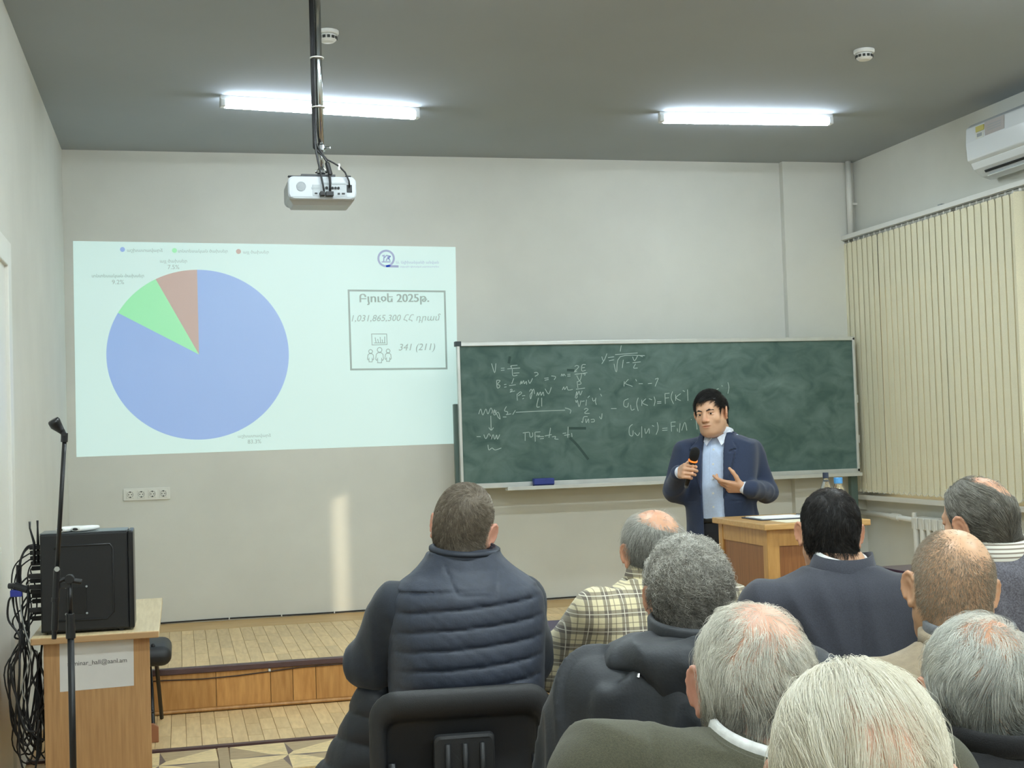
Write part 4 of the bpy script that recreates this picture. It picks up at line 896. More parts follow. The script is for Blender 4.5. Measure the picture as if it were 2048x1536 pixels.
# ---- head
CRAN = [el((0, -.014, .034), (.0765, .099, .084)), el((0, -.052, .0), (.064, .058, .064)), el((0, .028, -.035), (.061, .064, .078))]
NECK_ = rc((0, -.038, -.045), (0, -.046, -.2), .052, .056)[:1]
NECK_ = list(NECK_)
def scalp(P): return smin(smin(smin(CRAN[0][0](P), CRAN[1][0](P), .035), CRAN[2][0](P), .03), NECK_[0](P), .035)
def head_vol(neck_to, h, nr=(.054, .060), earout=26, jowl=1.0, face=True, ear=1.0):
    lo = np.minimum(V3(-.105, -.125, -.13), np.array(neck_to)-.075); hi = np.maximum(V3(.105, .135, .13), np.array(neck_to)+.075)
    v = Vol(lo, hi, h)
    for c, k in zip(CRAN, (0, .035, .03)): v.add(c, k)
    for sx in (-1, 1):
        v.add(rc((sx*.046, -.002, -.062), (sx*.014, .066, -.097), .021*jowl, .018), .03)
        v.add(el((sx*.040, .054, -.030), (.023, .023, .022)), .02)
    v.add(el((0, .070, -.098), (.023, .019, .021)), .02); v.add(el((0, .072, -.060), (.032, .022, .024)), .02)
    if jowl > 1: v.add(el((0, .02, -.098), (.048*jowl, .055, .032)), .03)
    v.add(rc((0, -.038, -.045), neck_to, *nr), .035)
    if face:
        v.add(rc((-.032, .078, .020), (.032, .078, .020), .011), .018)
        for sx in (-1, 1):
            v.cut(el((sx*.031, .094, .003), (.018, .016, .011)), .012)
            v.add(el((sx*.031, .0765, .0072), (.0168, .0118, .0082)), .004); v.add(el((sx*.031, .0745, -.006), (.0155, .0105, .0055)), .005)
        v.add(rc((0, .084, .010), (0, .106, -.028), .0085, .0115), .012); v.add(el((0, .1085, -.033), (.0125, .0115, .0105)), .006)
        for sx in (-1, 1): v.add(el((sx*.0135, .0975, -.037), (.009, .011, .0078)), .006); v.cut(el((sx*.0065, .104, -.0445), (.004, .005, .003)), .003)
        v.add(el((0, .0885, -.0605), (.0245, .0105, .0056)), .006); v.add(el((0, .0875, -.0705), (.0205, .0105, .0062)), .006)
        v.cut(el((0, .099, -.0655), (.024, .011, .0013)), .002)
    for sx in (-1, 1):
        R = rot3(-sx*earout, 0, sx*6); c = V3(sx*(.0775+.004), -.014, -.010); R2 = R @ rot3(0, -10, 0)
        v.add(el(c, (.0062, .0205*ear, .033*ear), R2), .006)
        for k in range(9):   # helix rim
            a0, a1 = [math.radians(-60+30*(k+j)) for j in (0, 1)]
            p = [c+R2 @ V3(sx*.003, -math.cos(a)*.0185*ear if True else 0, math.sin(a)*.030*ear) for a in (a0, a1)]
            v.add(rc(p[0], p[1], .0042), .003)
        v.add(el(c+R2 @ V3(sx*.002, .004, -.028*ear), (.006, .009, .009)), .004)
        v.cut(el(c+R2 @ V3(sx*.0085, .004, -.002), (.007, .0095*ear, .016*ear), R2), .004)
    return v
def az(P): return np.degrees(np.arctan2(np.abs(P[..., 0]), -P[..., 1]))       # 0 at the back, 180 at the front
HL = ((0, 45, 62, 74, 84, 96, 106, 112, 118, 140, 180), (-.082, -.078, -.062, -.03, .014, .022, .008, -.02, .035, .074, .082))
def hairline(P, low=0, back=None):
    z = np.interp(az(P), *HL) if back is None else np.interp(az(P), HL[0], back)
    return P[..., 2]-z-low*np.exp(-(az(P)/60)**2)
def blob(c, r, soft=.35):
    """soft mask (1 inside) of an ellipsoid in head space, used for bald areas"""
    c, r = np.array(c), np.array(r)
    return lambda P: np.clip((1-np.sqrt((((P-c)/r)**2).sum(-1)))/soft+.5, 0, 1)
def roots(N, dens, rs):
    u = rs.normal(size=(N*9, 3)); u /= np.linalg.norm(u, axis=1)[:, None]; u = u[(u[:, 2] > -.85)]; c = V3(0, -.012, .02); p = c+u*.02
    for _ in range(26): p = p-u*scalp(p)[:, None]
    g = grad(p); w = ((p-c)**2).sum(1)/np.clip(np.abs((u*g).sum(1)), .25, 1); w = np.clip(w/np.percentile(w, 97), 0, 1)   # even density per area
    keep = (rs.uniform(size=len(p)) < dens(p)*w) & (hairline(p) > -.09); return p[keep][:N]
def grad(P, e=.002):
    g = np.stack([scalp(P+V3(*(e if i == j else 0 for j in range(3))))-scalp(P-V3(*(e if i == j else 0 for j in range(3)))) for i in range(3)], -1)
    return g/np.maximum(np.linalg.norm(g, axis=-1, keepdims=True), 1e-9)
def nrm(v): return v/np.maximum(np.linalg.norm(v, axis=-1, keepdims=True), 1e-9)
def grow(N, dens, length, whorl=(0, -.62, .78), swirl=.25, lift=.35, lay=.012, seg=7, down=.25, comb=(0, 0, 0), wave=.35, wfreq=45, curl=0, curlr=.004, jit=.18, seed=0, messy=0, droop=0.0, lenvar=.45, clump=0.0, nclump=300):
    rs = np.random.RandomState(100+seed); p = roots(N, dens, rs); n = len(p); w = nrm(V3(*whorl)); comb = V3(*comb)
    ln = length(p) if callable(length) else np.full(n, float(length)); ln = ln*rs.uniform(1-lenvar, 1+lenvar*.5, n)
    layer = lay*rs.uniform(.1, 1, n)**1.2; j = rs.normal(size=(n, 3))*jit; out = [p]; step = ln/(seg-1); d = None
    if messy: j += (rs.uniform(size=n) < messy)[:, None]*rs.normal(size=(n, 3))*.35; layer = layer*(1+.9*(rs.uniform(size=n) < messy*.8))
    cur = p.copy(); pos = p.copy(); ph = rs.uniform(0, 6.28, n)
    cl = np.stack([sn(p, wfreq, i+seed, 4) for i in range(3)], -1)*wave
    for i in range(1, seg):
        g = grad(cur); u = nrm(cur-V3(0, -.012, .02)); t = nrm(u*(u@w)[:, None]-w)
        t = t+np.cross(u, t)*swirl+V3(0, 0, -1)*down*np.clip(1.2-np.abs(u[:, 2:3])*.6, 0, 1)+comb+cl+j
        t = nrm(t-g*(t*g).sum(-1, keepdims=True)); lf = lift if i == 1 else lift*.25
        nd = nrm(t*(1-lf)+g*lf+V3(0, 0, -1)*droop*i/seg); d = nd if d is None else nrm(d*.45+nd*.55)
        cur = cur+d*step[:, None]; sd = scalp(cur); tgt = layer*min(1, i/2.2)
        cur = cur+grad(cur)*np.clip(tgt-sd, -.002, .4*step)[:, None]
        pos = cur
        if curl:
            a = ph+i*curl; g2 = np.cross(g, d); pos = cur+(g*np.cos(a)[:, None]+g2*np.sin(a)[:, None])*curlr*min(1, i/2)
        out.append(pos)
    S = np.stack(out, 1)
    if clump:     # strands gather into locks towards their tips
        ci = rs.choice(n, min(nclump, n), replace=False); best = np.argmin(((p[:, None, :]-p[ci][None])**2).sum(-1), 1)
        w_ = (clump*rs.uniform(.5, 1.1, n)[:, None]*(np.linspace(0, 1, seg)**.8)[None, :])[..., None]
        S = S*(1-w_)+(S[ci][best]+(p-p[ci][best])[:, None, :]*.25)*w_
        grow.lock = rs.uniform(-1, 1, len(ci))[best]
    else: grow.lock = np.zeros(n)
    return S, p
def curves_obj(name, S, rad, tint, m, parent, M, t):
    """hair strands as a curves object; S (n, seg, 3) in head space, M/t place the head in the person"""
    n, sg = S.shape[:2]; hc = bpy.data.hair_curves.new(name); hc.add_curves([sg]*n)
    P = (S.reshape(-1, 3) @ M.T+t).astype(F32)
    hc.points.foreach_set('position', P.ravel())
    r = hc.attributes.get('radius') or hc.attributes.new('radius', 'FLOAT', 'POINT')
    prof = np.linspace(1, .35, sg)[None, :]*np.asarray(rad).reshape(-1, 1)*np.ones((n, 1)); r.data.foreach_set('value', prof.astype(F32).ravel())
    hc.attributes.new('tint', 'FLOAT', 'CURVE').data.foreach_set('value', np.clip(tint, 0, 1).astype(F32))
    hc.materials.append(m); o = bpy.data.objects.new(name, hc); COL.objects.link(o); o.parent = parent; return o
def cap_mesh(thick, region, h=.004, tint=None):
    v = Vol((-.13, -.16, -.13), (.13, .13, .16), h); sl = v.full(); P = v.P(sl)
    th = thick(P) if callable(thick) else thick
    v.a[...] = smax(scalp(P)-th, -region(P), .006).astype(F32); return v.mesh()

# ---- band collars: profile swept round the neck
def band(name, m, parent, c, rx, ry, prof, a0, a1, R=None, n=40, lift=None, bevel=0):
    """prof: closed list of (outward offset, height); swept from angle a0 to a1 (deg, -90 = back)"""
    R = np.eye(3) if R is None else R; V = []; k = len(prof)
    for i in range(n+1):
        a = math.radians(a0+(a1-a0)*i/n); e = lift(a0+(a1-a0)*i/n) if lift else (0, 0, 1)
        for o, z in prof: V.append(np.array(c)+R @ V3((rx+o+e[0])*math.cos(a), (ry+o+e[0])*math.sin(a), z*e[2]+e[1]))
    Fq = [(i*k+j, i*k+(j+1) % k, (i+1)*k+(j+1) % k, (i+1)*k+j) for i in range(n) for j in range(k)]+[tuple(range(k))[::-1], tuple(n*k+j for j in range(k))]
    mb = MB().add(V, Fq); return link(name, mb.mesh(name, True), m, parent, local=True)

# ---- hands
def hand_prims(w, f, n, t, curl=(35, 40, 30), spread=.0, thumb=(.75, .55, -.25), tb=25, s=1.0, fan=None):
    """wrist w, direction f to the knuckles, n out of the back of the hand, t towards the thumb; curl in degrees per joint"""
    w, f, n, t = w, nrm(np.array(f, float)), nrm(np.array(n, float)), nrm(np.array(t, float)); pr = []
    offs = (.031, .0105, -.010, -.029); lens = ((.043, .026, .021), (.048, .030, .022), (.044, .028, .021), (.034, .020, .018))
    for i, (o, ls) in enumerate(zip(offs, lens)):
        kn = w+(f*(.088-.006*abs(i-1.2))+t*o)*s
        pr.append((rc(w+(t*o*.55+f*.01)*s, kn, .0155*s, .0115*s), .012))
        cu = curl[i] if hasattr(curl[0], '__len__') else curl; a = 0; p = kn; sp = (1.5-i)*spread
        for L, c, r0, r1 in zip(ls, cu, (.0098, .0088, .0080), (.0090, .0081, .0068)):
            a += math.radians(c); d = nrm(f*math.cos(a)-n*math.sin(a)+t*sp); q = p+d*L*s*1.02
            pr.append((rc(p, q, r0*s, r1*s), .004)); p = q
    b = w+(f*.028+t*.026-n*.006)*s; d = nrm(t*thumb[0]+f*thumb[1]+n*thumb[2]); p = b
    pr.append((rc(w+f*.012*s+t*.008*s, b, .017*s, .015*s), .014))
    ax = nrm(np.cross(d, -t+f*.2)); 
    for L, r0, r1 in ((.040, .0145, .0112), (.032, .0108, .0096), (.026, .0096, .0075)):
        q = p+d*L*s; pr.append((rc(p, q, r0*s, r1*s), .006)); p = q; d = nrm(d*math.cos(math.radians(tb))+nrm(f*.8-t*.5-n*.2)*math.sin(math.radians(tb)))
    return pr
def prim_mesh(prims, h, pad=.02, disp=None, cuts=(), sm=0):
    lo = np.min([p[0][1] for p in prims], 0)-pad; hi = np.max([p[0][2] for p in prims], 0)+pad; v = Vol(lo, hi, h)
    for p, k in prims: v.add(p, k)
    if disp: v.disp(disp)
    for p, k in cuts: v.cut(p, k)
    V, Fq = v.mesh()
    if sm: V = relax(V, Fq, sm)
    return V, Fq
def join(parts):
    V, Fq, n = [], [], 0
    for v, f in parts: V.append(v); Fq.append(f+n); n += len(v)
    return np.concatenate(V), np.concatenate(Fq)
# ---------------------------------------------------------------- the cast
class Person:
    def __init__(s, label, loc, rz, group='seated audience'):
        s.root = thing('person', label, 'person', (loc[0], loc[1], 0), group, math.radians(rz)); s.c, s.s = math.cos(math.radians(rz)), math.sin(math.radians(rz)); s.loc = V3(loc[0], loc[1], 0)
    def L(s, p):     # world -> person space
        q = np.array(p, float)-s.loc; return V3(s.c*q[0]+s.s*q[1], -s.s*q[0]+s.c*q[1], q[2])
    def px(s, x, y, d): return s.L(at(x, y, d=d))
    def put(s, name, VF, m, attr=None, parent=None):
        o = link(name, qmesh(name, VF[0], VF[1], m, attr), None, parent or s.root, local=True); return o
def torso_rows(zs, w=1.0, d=1.0, lean=0.0, belly=0.0, nk=.062, sw=None):
    """seated torso from hips to neck; zs = top of the shoulders"""
    q = lambda z, a, b, cy: (z, a*w, b*d, cy+lean*(z-.46))
    return [q(.43, .17, .13, -.01), q(.48, .195, .150, .0), q(.58, .19, .138+belly, .01+belly*.6), q(.70, .185, .128+belly, .01+belly*.6), q(zs-.22, .190, .122+belly*.3, 0),
            q(zs-.12, .196, .112, -.01), q(zs-.06, .188, .098, -.015), q(zs-.025, .150, .080, -.018), (zs, .105, .066, -.012+lean*(zs-.46)), (zs+.03, nk+.012, nk+.006, lean*(zs-.46)), (zs+.05, nk, nk, lean*(zs-.46)+.004)]
M_trous = mat('dark_trousers', (34, 35, 40), .85, var=.05, scale=40); M_shoe = mat('black_shoe', (24, 22, 22), .35)
SK = {k: skin_mat('skin_'+k, c, r) for k, (c, r) in dict(fair=((220, 180, 154), (206, 136, 116)), warm=((212, 168, 136), (196, 124, 98)), tan=((212, 172, 138), (188, 130, 98))).items()}
def tints(Vh, pink=.25, crown=0, base=.0):
    """redder ears, nose, lips and crown of the head (real skin colour)"""
    x, y, z = Vh.T; t = np.full(len(Vh), base+pink*.35)
    t += pink*1.1*((np.abs(x) > .080) & (np.abs(y+.01) < .04)); t += .5*np.exp(-(((x)**2+(y-.108)**2+(z+.033)**2)/.016**2)); t += .8*np.exp(-((x/.026)**2+((y-.095)/.012)**2+((z+.0655)/.008)**2))
    t += crown*np.exp(-((x/.06)**2+((y+.02)/.08)**2))*(z > .05); return np.clip(t, 0, 1)
def build_person(label, hp, rz, zs, shl, shr, elb, wri, garment, skin, head=(0, 0, 0), hs=1.0, w=1.0, dp=1.0, lean=0, belly=0, hh=.0032, earout=26, jowl=1.0, nr=(.054, .060), crown=.3, pink=.25, ear=1.0, gh=.008, loc=None, legs=True, seat=.45, knee=.44):
    """hp: world position of the middle of the head; elb/wri: [(left),(right)] in person space; returns person and head frame"""
    loc = loc or (hp[0], hp[1]-.05); P = Person(label, loc, rz); H = P.L(hp); R = rot3(*head)
    nb = V3(0, lean*(zs-.46)-.012, zs-.02); nt = (R.T @ (nb-H))/hs
    v = head_vol(nt, hh/hs if hs else hh, nr, earout, jowl, True, ear); Vh, Fh = v.mesh(); Vp = (Vh*hs) @ R.T+H
    sh = [V3(*shl), V3(*shr)]; rows = torso_rows(zs, w, dp, lean, belly)
    # slim body under the clothes, one surface: torso, arms, hands, legs
    pr = [(loft([(z, a*(.9 if z < zs-.1 else .7 if z < zs+.01 else .95), b*(.9 if z < zs-.1 else .75), cy) for z, a, b, cy in rows]), 0)]
    for k in (0, 1):
        pr += [(rc(sh[k], elb[k], .045, .04), .03), (rc(elb[k], wri[k], .04, .028), .02)]
        sx = -1 if k == 0 else 1; f = nrm(V3(*wri[k])-V3(*elb[k])); n = nrm(V3(0, 0, 1)-f*f[2]); pr += hand_prims(V3(*wri[k]), f, n, np.cross(f, n)*(1 if k == 0 else -1), (25, 30, 20))
        if legs:
            hip, kn, an = V3(sx*.10, .02, seat+.09), V3(sx*.14, knee, seat+.065), V3(sx*.13, knee-.02, .10)
            pr += [(rc(hip, kn, .075, .055), .03), (rc(kn, an, .052, .038), .02)]
    body = join([(Vp, Fh), prim_mesh(pr, .0085)])
    t = np.zeros(len(body[0])); t[:len(Vh)] = tints(Vh, pink, crown); dk = np.zeros(len(body[0]))
    o = P.put('body', body, SK[skin], {'tint': t, 'dark': dk}); P.H, P.R, P.hs, P.rows, P.sh, P.elb, P.wri = H, R, hs, rows, sh, elb, wri; P.body = o; P.zs = zs; P.neck = rc((0, -.038, -.045), nt, *nr)[0]
    for sx in (-1, 1):
        e = MB().lathe((0, 0, 0), [(.0122*math.sin(a), -.0122*math.cos(a)) for a in np.linspace(.05, 3.09, 9)], 14)
        Ve = (np.array(e.v)+V3(sx*.031, .0735, .003))*hs @ R.T+H; link('eye', MB().add(Ve, e.f).mesh('eye', True), M_eye, P.root, local=True)
    if legs:
        tr = []
        for sx in (-1, 1):
            tr += [(rc((sx*.10, -.02, seat+.10), (sx*.145, knee+.01, seat+.075), .092, .07), .03), (rc((sx*.145, knee+.01, seat+.07), (sx*.13, knee-.01, .10), .068, .056), .03)]
        tr.append((el((0, -.02, seat+.09), (.18*w, .14, .09)), .05)); P.put('trousers', prim_mesh(tr, .012, disp=folds(.006, 26, 3)), M_trous)
        for sx in (-1, 1): P.put('shoe', prim_mesh([(rc((sx*.13, knee-.03, .045), (sx*.14, knee+.14, .04), .042, .036), 0), (bx((sx*.135, knee+.05, .012), (.04, .13, .012), .01), .01)], .008), M_shoe)
    return P
def coat(P, m, name='jacket', off=.012, sleeve=(.062, .055, .044), amp=.005, f=20, seed=0, h=.0075, sleeves=True, extra=(), cuts=(), disp=None, zlo=None, sc=1.0, neck=False):
    rows = [(z, a+off, b+off, cy) for z, a, b, cy in P.rows if (zlo is None or z >= zlo) and z < P.zs+.02]; rows += [(z, a+off, b+off, cy) for z, a, b, cy in P.rows if z >= P.zs+.02] if neck else [(P.zs+.014, .084+off*.5, .066+off*.5, rows[-1][3])]; pr = [(loft(rows), 0)]
    if sleeves:
        for k in (0, 1):
            s, e, wv = V3(*P.sh[k]), V3(*P.elb[k]), V3(*P.wri[k]); pr += [(rc(s, e, sleeve[0]*sc, sleeve[1]*sc), .035), (rc(e, wv, sleeve[1]*sc, sleeve[2]*sc), .02)]
    pr += list(extra); fd = folds(amp, f, seed)
    dsp = (lambda Q: fd(Q)+disp(Q)) if disp else fd
    return P.put(name, prim_mesh(pr, h, disp=dsp, cuts=cuts), m)
def hair(P, m, N, dens, length, rad=.00035, tint=None, cap=None, capt=.006, capm=None, locktint=.12, name='hair', **kw):
    """a close cap of hair under thousands of strands"""
    par = P.root; NECK_[0] = P.neck
    if cap is not None:
        V, Fq = cap_mesh(capt, cap); tv = tint(V, np.random.RandomState(3))*.7 if tint else np.full(len(V), .3)
        par = P.put(name, ((V*P.hs) @ P.R.T+P.H, Fq), capm or m, {'tint': tv})
    S, p = grow(N, dens, length, **kw); tv = tint(p, np.random.RandomState(5)) if tint else np.random.RandomState(5).uniform(size=len(p))
    tv = tv+locktint*grow.lock
    return curves_obj('hair_strands' if cap is not None else name, S*P.hs, rad, tv, m, par, P.R, P.H)
def seam(x0, w=.0035, d=.0025): return lambda Q: d*np.exp(-((Q[:, 0]-x0)/w)**2)*(Q[:, 1] < .0)
M_cloth = lambda n, c, **k: mat(n, c, k.pop('rough', .85), var=k.pop('var', .05), scale=k.pop('scale', 60), bump=k.pop('bump', .25), bscale=k.pop('bscale', 420), sheen=k.pop('sheen', .15), **k)
def headpos(px, top, d, s=1.0, hair=.008):
    """middle of the head of someone whose hair tops out at pixel (px, top), d metres away"""
    p = at(px, top, d=d); return V3(p.x, p.y, p.z-.118*s-hair)
lowz = lambda p: np.clip((p[:, 2]+.02)/.09, 0, 1)
U = lambda rs, p: rs.uniform(size=len(p))

# --- 1. navy quilted vest
hp = headpos(925, 963, 3.62, .97, .006)
P = build_person('person in a navy quilted vest and black sleeves on a black plastic chair', hp, -6, 1.085, (-.180, -.02, 1.0), (.140, -.02, 1.0), [(-.248, .07, .845), (.180, .10, .83)], [(-.19, .34, .74), (.15, .34, .72)], None, 'fair', head=(-16, -6, 11), hs=.97, w=.94, dp=1.1, belly=.03, jowl=1.12, nr=(.062, .066), earout=24, loc=(hp[0]-.014, hp[1]-.05), pink=.45)
M_swt = M_cloth('black_knit', (38, 44, 54)); coat(P, M_swt, 'sweater', .004, (.068, .068, .048), .006, 18, 2)
M_vest = M_cloth('navy_quilt', (46, 53, 68), rough=.55, sheen=.05, bump=.15, bscale=160)
def quilt(Q):
    z = Q[:, 2]+.004*np.sin(Q[:, 0]*11+1)-.085*Q[:, 0]; u = (z-.035) % .0485/.0485; puff = np.sin(np.pi*u)**.4-.45*np.exp(-(np.minimum(u, 1-u)/.07)**2)
    yoke = (Q[:, 2] > 1.045) & (Q[:, 1] < .03); wr = np.abs(sn(Q*V3(1, 1, 1.6)+V3(0, 0, 1)*Q[:, :1]*.9, 46, 6))
    sd = np.clip((.20-np.abs(Q[:, 0]))/.05, 0, 1); patch = 0
    for a, b_ in (((-.058, 1.105), (-.032, 1.035)), ((-.032, 1.035), (.062, 1.03)), ((.062, 1.03), (.076, 1.095))):
        a, b_ = np.array(a), np.array(b_); q = Q[:, [0, 2]]-a; ab = b_-a; tt = np.clip(q@ab/(ab@ab), 0, 1); dd = np.sqrt(((q-tt[:, None]*ab)**2).sum(1)); patch = patch+.004*np.exp(-(dd/.003)**2)*(Q[:, 1] < 0)
    return np.where(yoke, -.004, -.0075*puff*sd+.002)+.0014*(wr-.4)+patch
ah = [(rc((sx*.262, -.16, .98), (sx*.262, .16, .98), .085), .012) for sx in (-1, 1)]
coat(P, M_vest, 'quilted_vest', .030, sleeves=False, amp=.0022, f=16, seed=5, h=.0055, disp=quilt, zlo=.5, neck=True)
band('collar', M_vest, P.root, (.0, -.012, 1.105), .075, .068, [(0, 0), (.016, -.004), (.016, .036), (.011, .044), (.004, .044), (.0, .038)], -250, 70, rot3(0, 8, 3))
band('piping', mat('vest_piping', (34, 40, 52), .6), P.root, (.0, -.012, 1.105), .078, .071, [(0, .036), (.016, .034), (.016, .041), (.006, .047), (0, .046)], -250, 70, rot3(0, 8, 3))
dens = lambda p: np.clip((hairline(p, -.014)+.008)/.025, 0, 1)*(1-.5*blob((.028, -.088, .080), (.018, .024, .024), 1.0)(p))
hair(P, hair_mat('hair_brown_grey', (62, 54, 46), (122, 110, 94), (200, 192, 178)), 15000, dens, .015, .00028, lambda p, rs: .18+.35*U(rs, p)+.3*np.clip((np.abs(p[:, 0])-.045)/.03, 0, 1)*U(rs, p)+.25*np.clip(p[:, 2]/.1, 0, 1)*U(rs, p), cap=lambda Q: hairline(Q, -.014)-.006, capt=.0010, whorl=(.30, -.75, .60), swirl=.9, lift=.4, lay=.006, seg=6, wave=.3, seed=1, clump=.5, nclump=1200, locktint=.16)
# black puffer coat over his lap, seen beside the chair
M_puff = M_cloth('black_puffer', (26, 30, 38), rough=.5, sheen=.05, bump=.12, bscale=150)
cp = thing('puffer_coat', 'black quilted coat draped over the lap beside the navy vest', 'coat', (P.loc[0]-.22, P.loc[1], .5))
pq = lambda x, y, d: V3(*at(x, y, d=d))
pr = [(rc(pq(755, 1390, 3.6), pq(722, 1500, 3.62), .05, .062), 0), (rc(pq(722, 1500, 3.62), pq(700, 1600, 3.62), .062, .085), .05), (rc(pq(775, 1440, 3.6), pq(760, 1600, 3.6), .055, .07), .05), (rc(pq(700, 1600, 3.62), pq(690, 1760, 3.65), .08, .06), .06), (rc(pq(700, 1570, 3.6), pq(660, 1610, 3.85), .07, .07), .06)]
Vc = prim_mesh(pr, .006, disp=lambda Q: -.010*np.sin(np.pi*((Q[:, 2]*1.0+.25*Q[:, 0]) % .075/.075))**.6+folds(.006, 24, 8)(Q)); o = link('shell', qmesh('shell', Vc[0], Vc[1], M_puff), None, cp)

# --- 2. plaid shirt
hp = headpos(1302, 1021, 3.72, .97, .0)
P = build_person('person in a cream and brown plaid shirt leaning on the purple table', hp, 0, 1.02, (-.185, -.02, .955), (.18, -.02, .955), [(-.265, .13, .80), (.25, .13, .80)], [(-.12, .42, .80), (.12, .42, .80)], None, 'warm', head=(-2, -10, 3), hs=.97, earout=20, pink=.3, crown=.35, lean=.05)
M_pl = M_cloth('plaid_cotton', (214, 202, 166)); nt = M_pl.node_tree; N = nt.nodes; L = nt.links; b = N['Principled BSDF']
tc = N.new('ShaderNodeTexCoord'); sp_ = N.new('ShaderNodeSeparateXYZ'); L.new(tc.outputs['Object'], sp_.inputs[0])
def stripes(sock, period, width, offs):
    a = N.new('ShaderNodeMath'); a.operation = 'MULTIPLY_ADD'; a.inputs[1].default_value = 1/period; a.inputs[2].default_value = offs; L.new(sock, a.inputs[0])
    fr_ = N.new('ShaderNodeMath'); fr_.operation = 'FRACT'; L.new(a.outputs[0], fr_.inputs[0]); lt = N.new('ShaderNodeMath'); lt.operation = 'LESS_THAN'; lt.inputs[1].default_value = width; L.new(fr_.outputs[0], lt.inputs[0]); return lt.outputs[0]
cur = None
def mixc(f, col, k):
    global cur
    sc_ = N.new('ShaderNodeMath'); sc_.operation = 'MULTIPLY'; sc_.inputs[1].default_value = k; L.new(f, sc_.inputs[0])
    mx = N.new('ShaderNodeMix'); mx.data_type = 'RGBA'; L.new(sc_.outputs[0], mx.inputs[0]); mx.inputs[7].default_value = lin(col)
    if cur is None: mx.inputs[6].default_value = lin((226, 214, 176))
    else: L.new(cur, mx.inputs[6])
    cur = mx.outputs[2]
for sk, ph in ((sp_.outputs['X'], .1), (sp_.outputs['Z'], .3)):
    mixc(stripes(sk, .046, .40, ph), (74, 62, 66), .62)
for sk, ph in ((sp_.outputs['X'], .1), (sp_.outputs['Z'], .3)):
    mixc(stripes(sk, .046, .045, ph-.17), (236, 230, 210), .85); mixc(stripes(sk, .046, .06, ph-.62), (120, 104, 84), .6)
L.new(cur, b.inputs['Base Color'])
coat(P, M_pl, 'plaid_shirt', .014, (.072, .066, .045), .007, 20, 7, extra=[(rc((-.265, .12, .80), (-.20, .28, .79), .07, .06), .03)])
band('collar', M_pl, P.root, (0, .022, 1.045), .070, .066, [(0, 0), (.012, -.012), (.018, -.006), (.008, .030), (.002, .032)], -240, 60, rot3(0, 10, 0))
bald = blob((.012, -.040, .100), (.064, .092, .074), .3)
dens = lambda p: np.clip(hairline(p, 0)/.012, 0, 1)*(1-.97*bald(p))
hair(P, hair_mat('hair_grey_fringe', (70, 68, 62), (138, 136, 128), (214, 212, 204)), 9000, dens, .030, .0003, lambda p, rs: .25+.45*U(rs, p)+.35*np.clip(p[:, 2]/.09, 0, 1)-.2*np.exp(-((p[:, 2]+.04)/.04)**2), whorl=(.05, -.45, .89), swirl=.1, lift=.4, lay=.016, messy=.12, down=.5, wave=.4, seed=2, cap=lambda Q: np.minimum(hairline(Q, .006)-.004, .015-.1*bald(Q)), capt=.003)

# --- 3. dark suit jacket
hp = headpos(1655, 974, 3.70, .97, .006)
P = build_person('person with short black hair in a dark suit jacket below the lectern', hp, -9, 1.045, (-.215, -.03, .955), (.215, -.03, .955), [(-.27, .06, .76), (.27, .06, .76)], [(-.15, .32, .70), (.15, .32, .70)], None, 'warm', head=(-10, -5, 4), hs=.97, w=1.12, dp=1.15, belly=.02, earout=30, pink=.35, nr=(.060, .066), jowl=1.1)
M_suit = M_cloth('charcoal_suit', (56, 58, 68), scale=300, var=.08)
coat(P, M_suit, 'suit_jacket', .016, (.078, .070, .05), .006, 17, 9, disp=seam(.0))
lapel = [(0, 0), (.004, .030), (.009, .031), (.022, -.004), (.030, -.030), (.024, -.034), (.016, -.010)]
fallen = lambda k: (lambda a: (0, -.026*max(0, math.sin(math.radians(a)))-.004, k))
band('collar', M_suit, P.root, (.004, -.016, 1.060), .070, .062, lapel, -235, 55, rot3(0, 12, 0), lift=fallen(1.25))
M_shirt = M_cloth('white_cotton', (226, 226, 224), bump=.1)
band('shirt_collar', M_shirt, P.root, (-.004, -.012, 1.058), .064, .058, [(0, 0), (.009, 0), (.009, .030), (.004, .036), (0, .032)], -250, 70, rot3(0, 16, 9))
dens = lambda p: np.clip((hairline(p, .008)+.010)/.03, 0, 1)*(1-.35*blob((0, -.06, .105), (.05, .05, .03))(p))
hair(P, hair_mat('hair_black', (16, 15, 15), (38, 34, 32), (104, 94, 86)), 12000, dens, .022, .00034, lambda p, rs: .12+.4*U(rs, p)**2+.28*np.clip((p[:, 2]-.06)/.05, 0, 1), whorl=(0, -.35, .94), swirl=.15, lift=.4, lay=.007, wave=1.0, wfreq=80, seed=3, down=.3, messy=.08, clump=.6, nclump=600, locktint=.22, cap=lambda Q: hairline(Q, .012)-.006, capt=.0015)

# --- 4. grey sweater, head turned to the left
hp = headpos(1950, 953, 3.62, .97, .004)
P = build_person('person in a grey sweater with a striped collar by the radiator', hp, -6, 1.075, (-.2, -.02, .985), (.21, -.02, .985), [(-.27, .05, .76), (.28, .05, .76)], [(-.15, .32, .72), (.15, .32, .72)], None, 'warm', head=(22, -8, -4), hs=.97, w=1.08, dp=1.1, belly=.03, loc=(hp[0]+.085, hp[1]-.02), earout=18, pink=.3, crown=.3, jowl=1.08)
M_knit = M_cloth('grey_melange_knit', (92, 90, 98), var=.22, scale=240, bump=.5, bscale=700)
coat(P, M_knit, 'sweater', .018, (.078, .070, .05), .008, 18, 11)
M_str = mat('striped_cotton', (222, 216, 204), .8); nt = M_str.node_tree; wv_ = nt.nodes.new('ShaderNodeTexWave'); wv_.bands_direction = 'Z'; wv_.inputs['Scale'].default_value = 28; wv_.inputs['Distortion'].default_value = 0
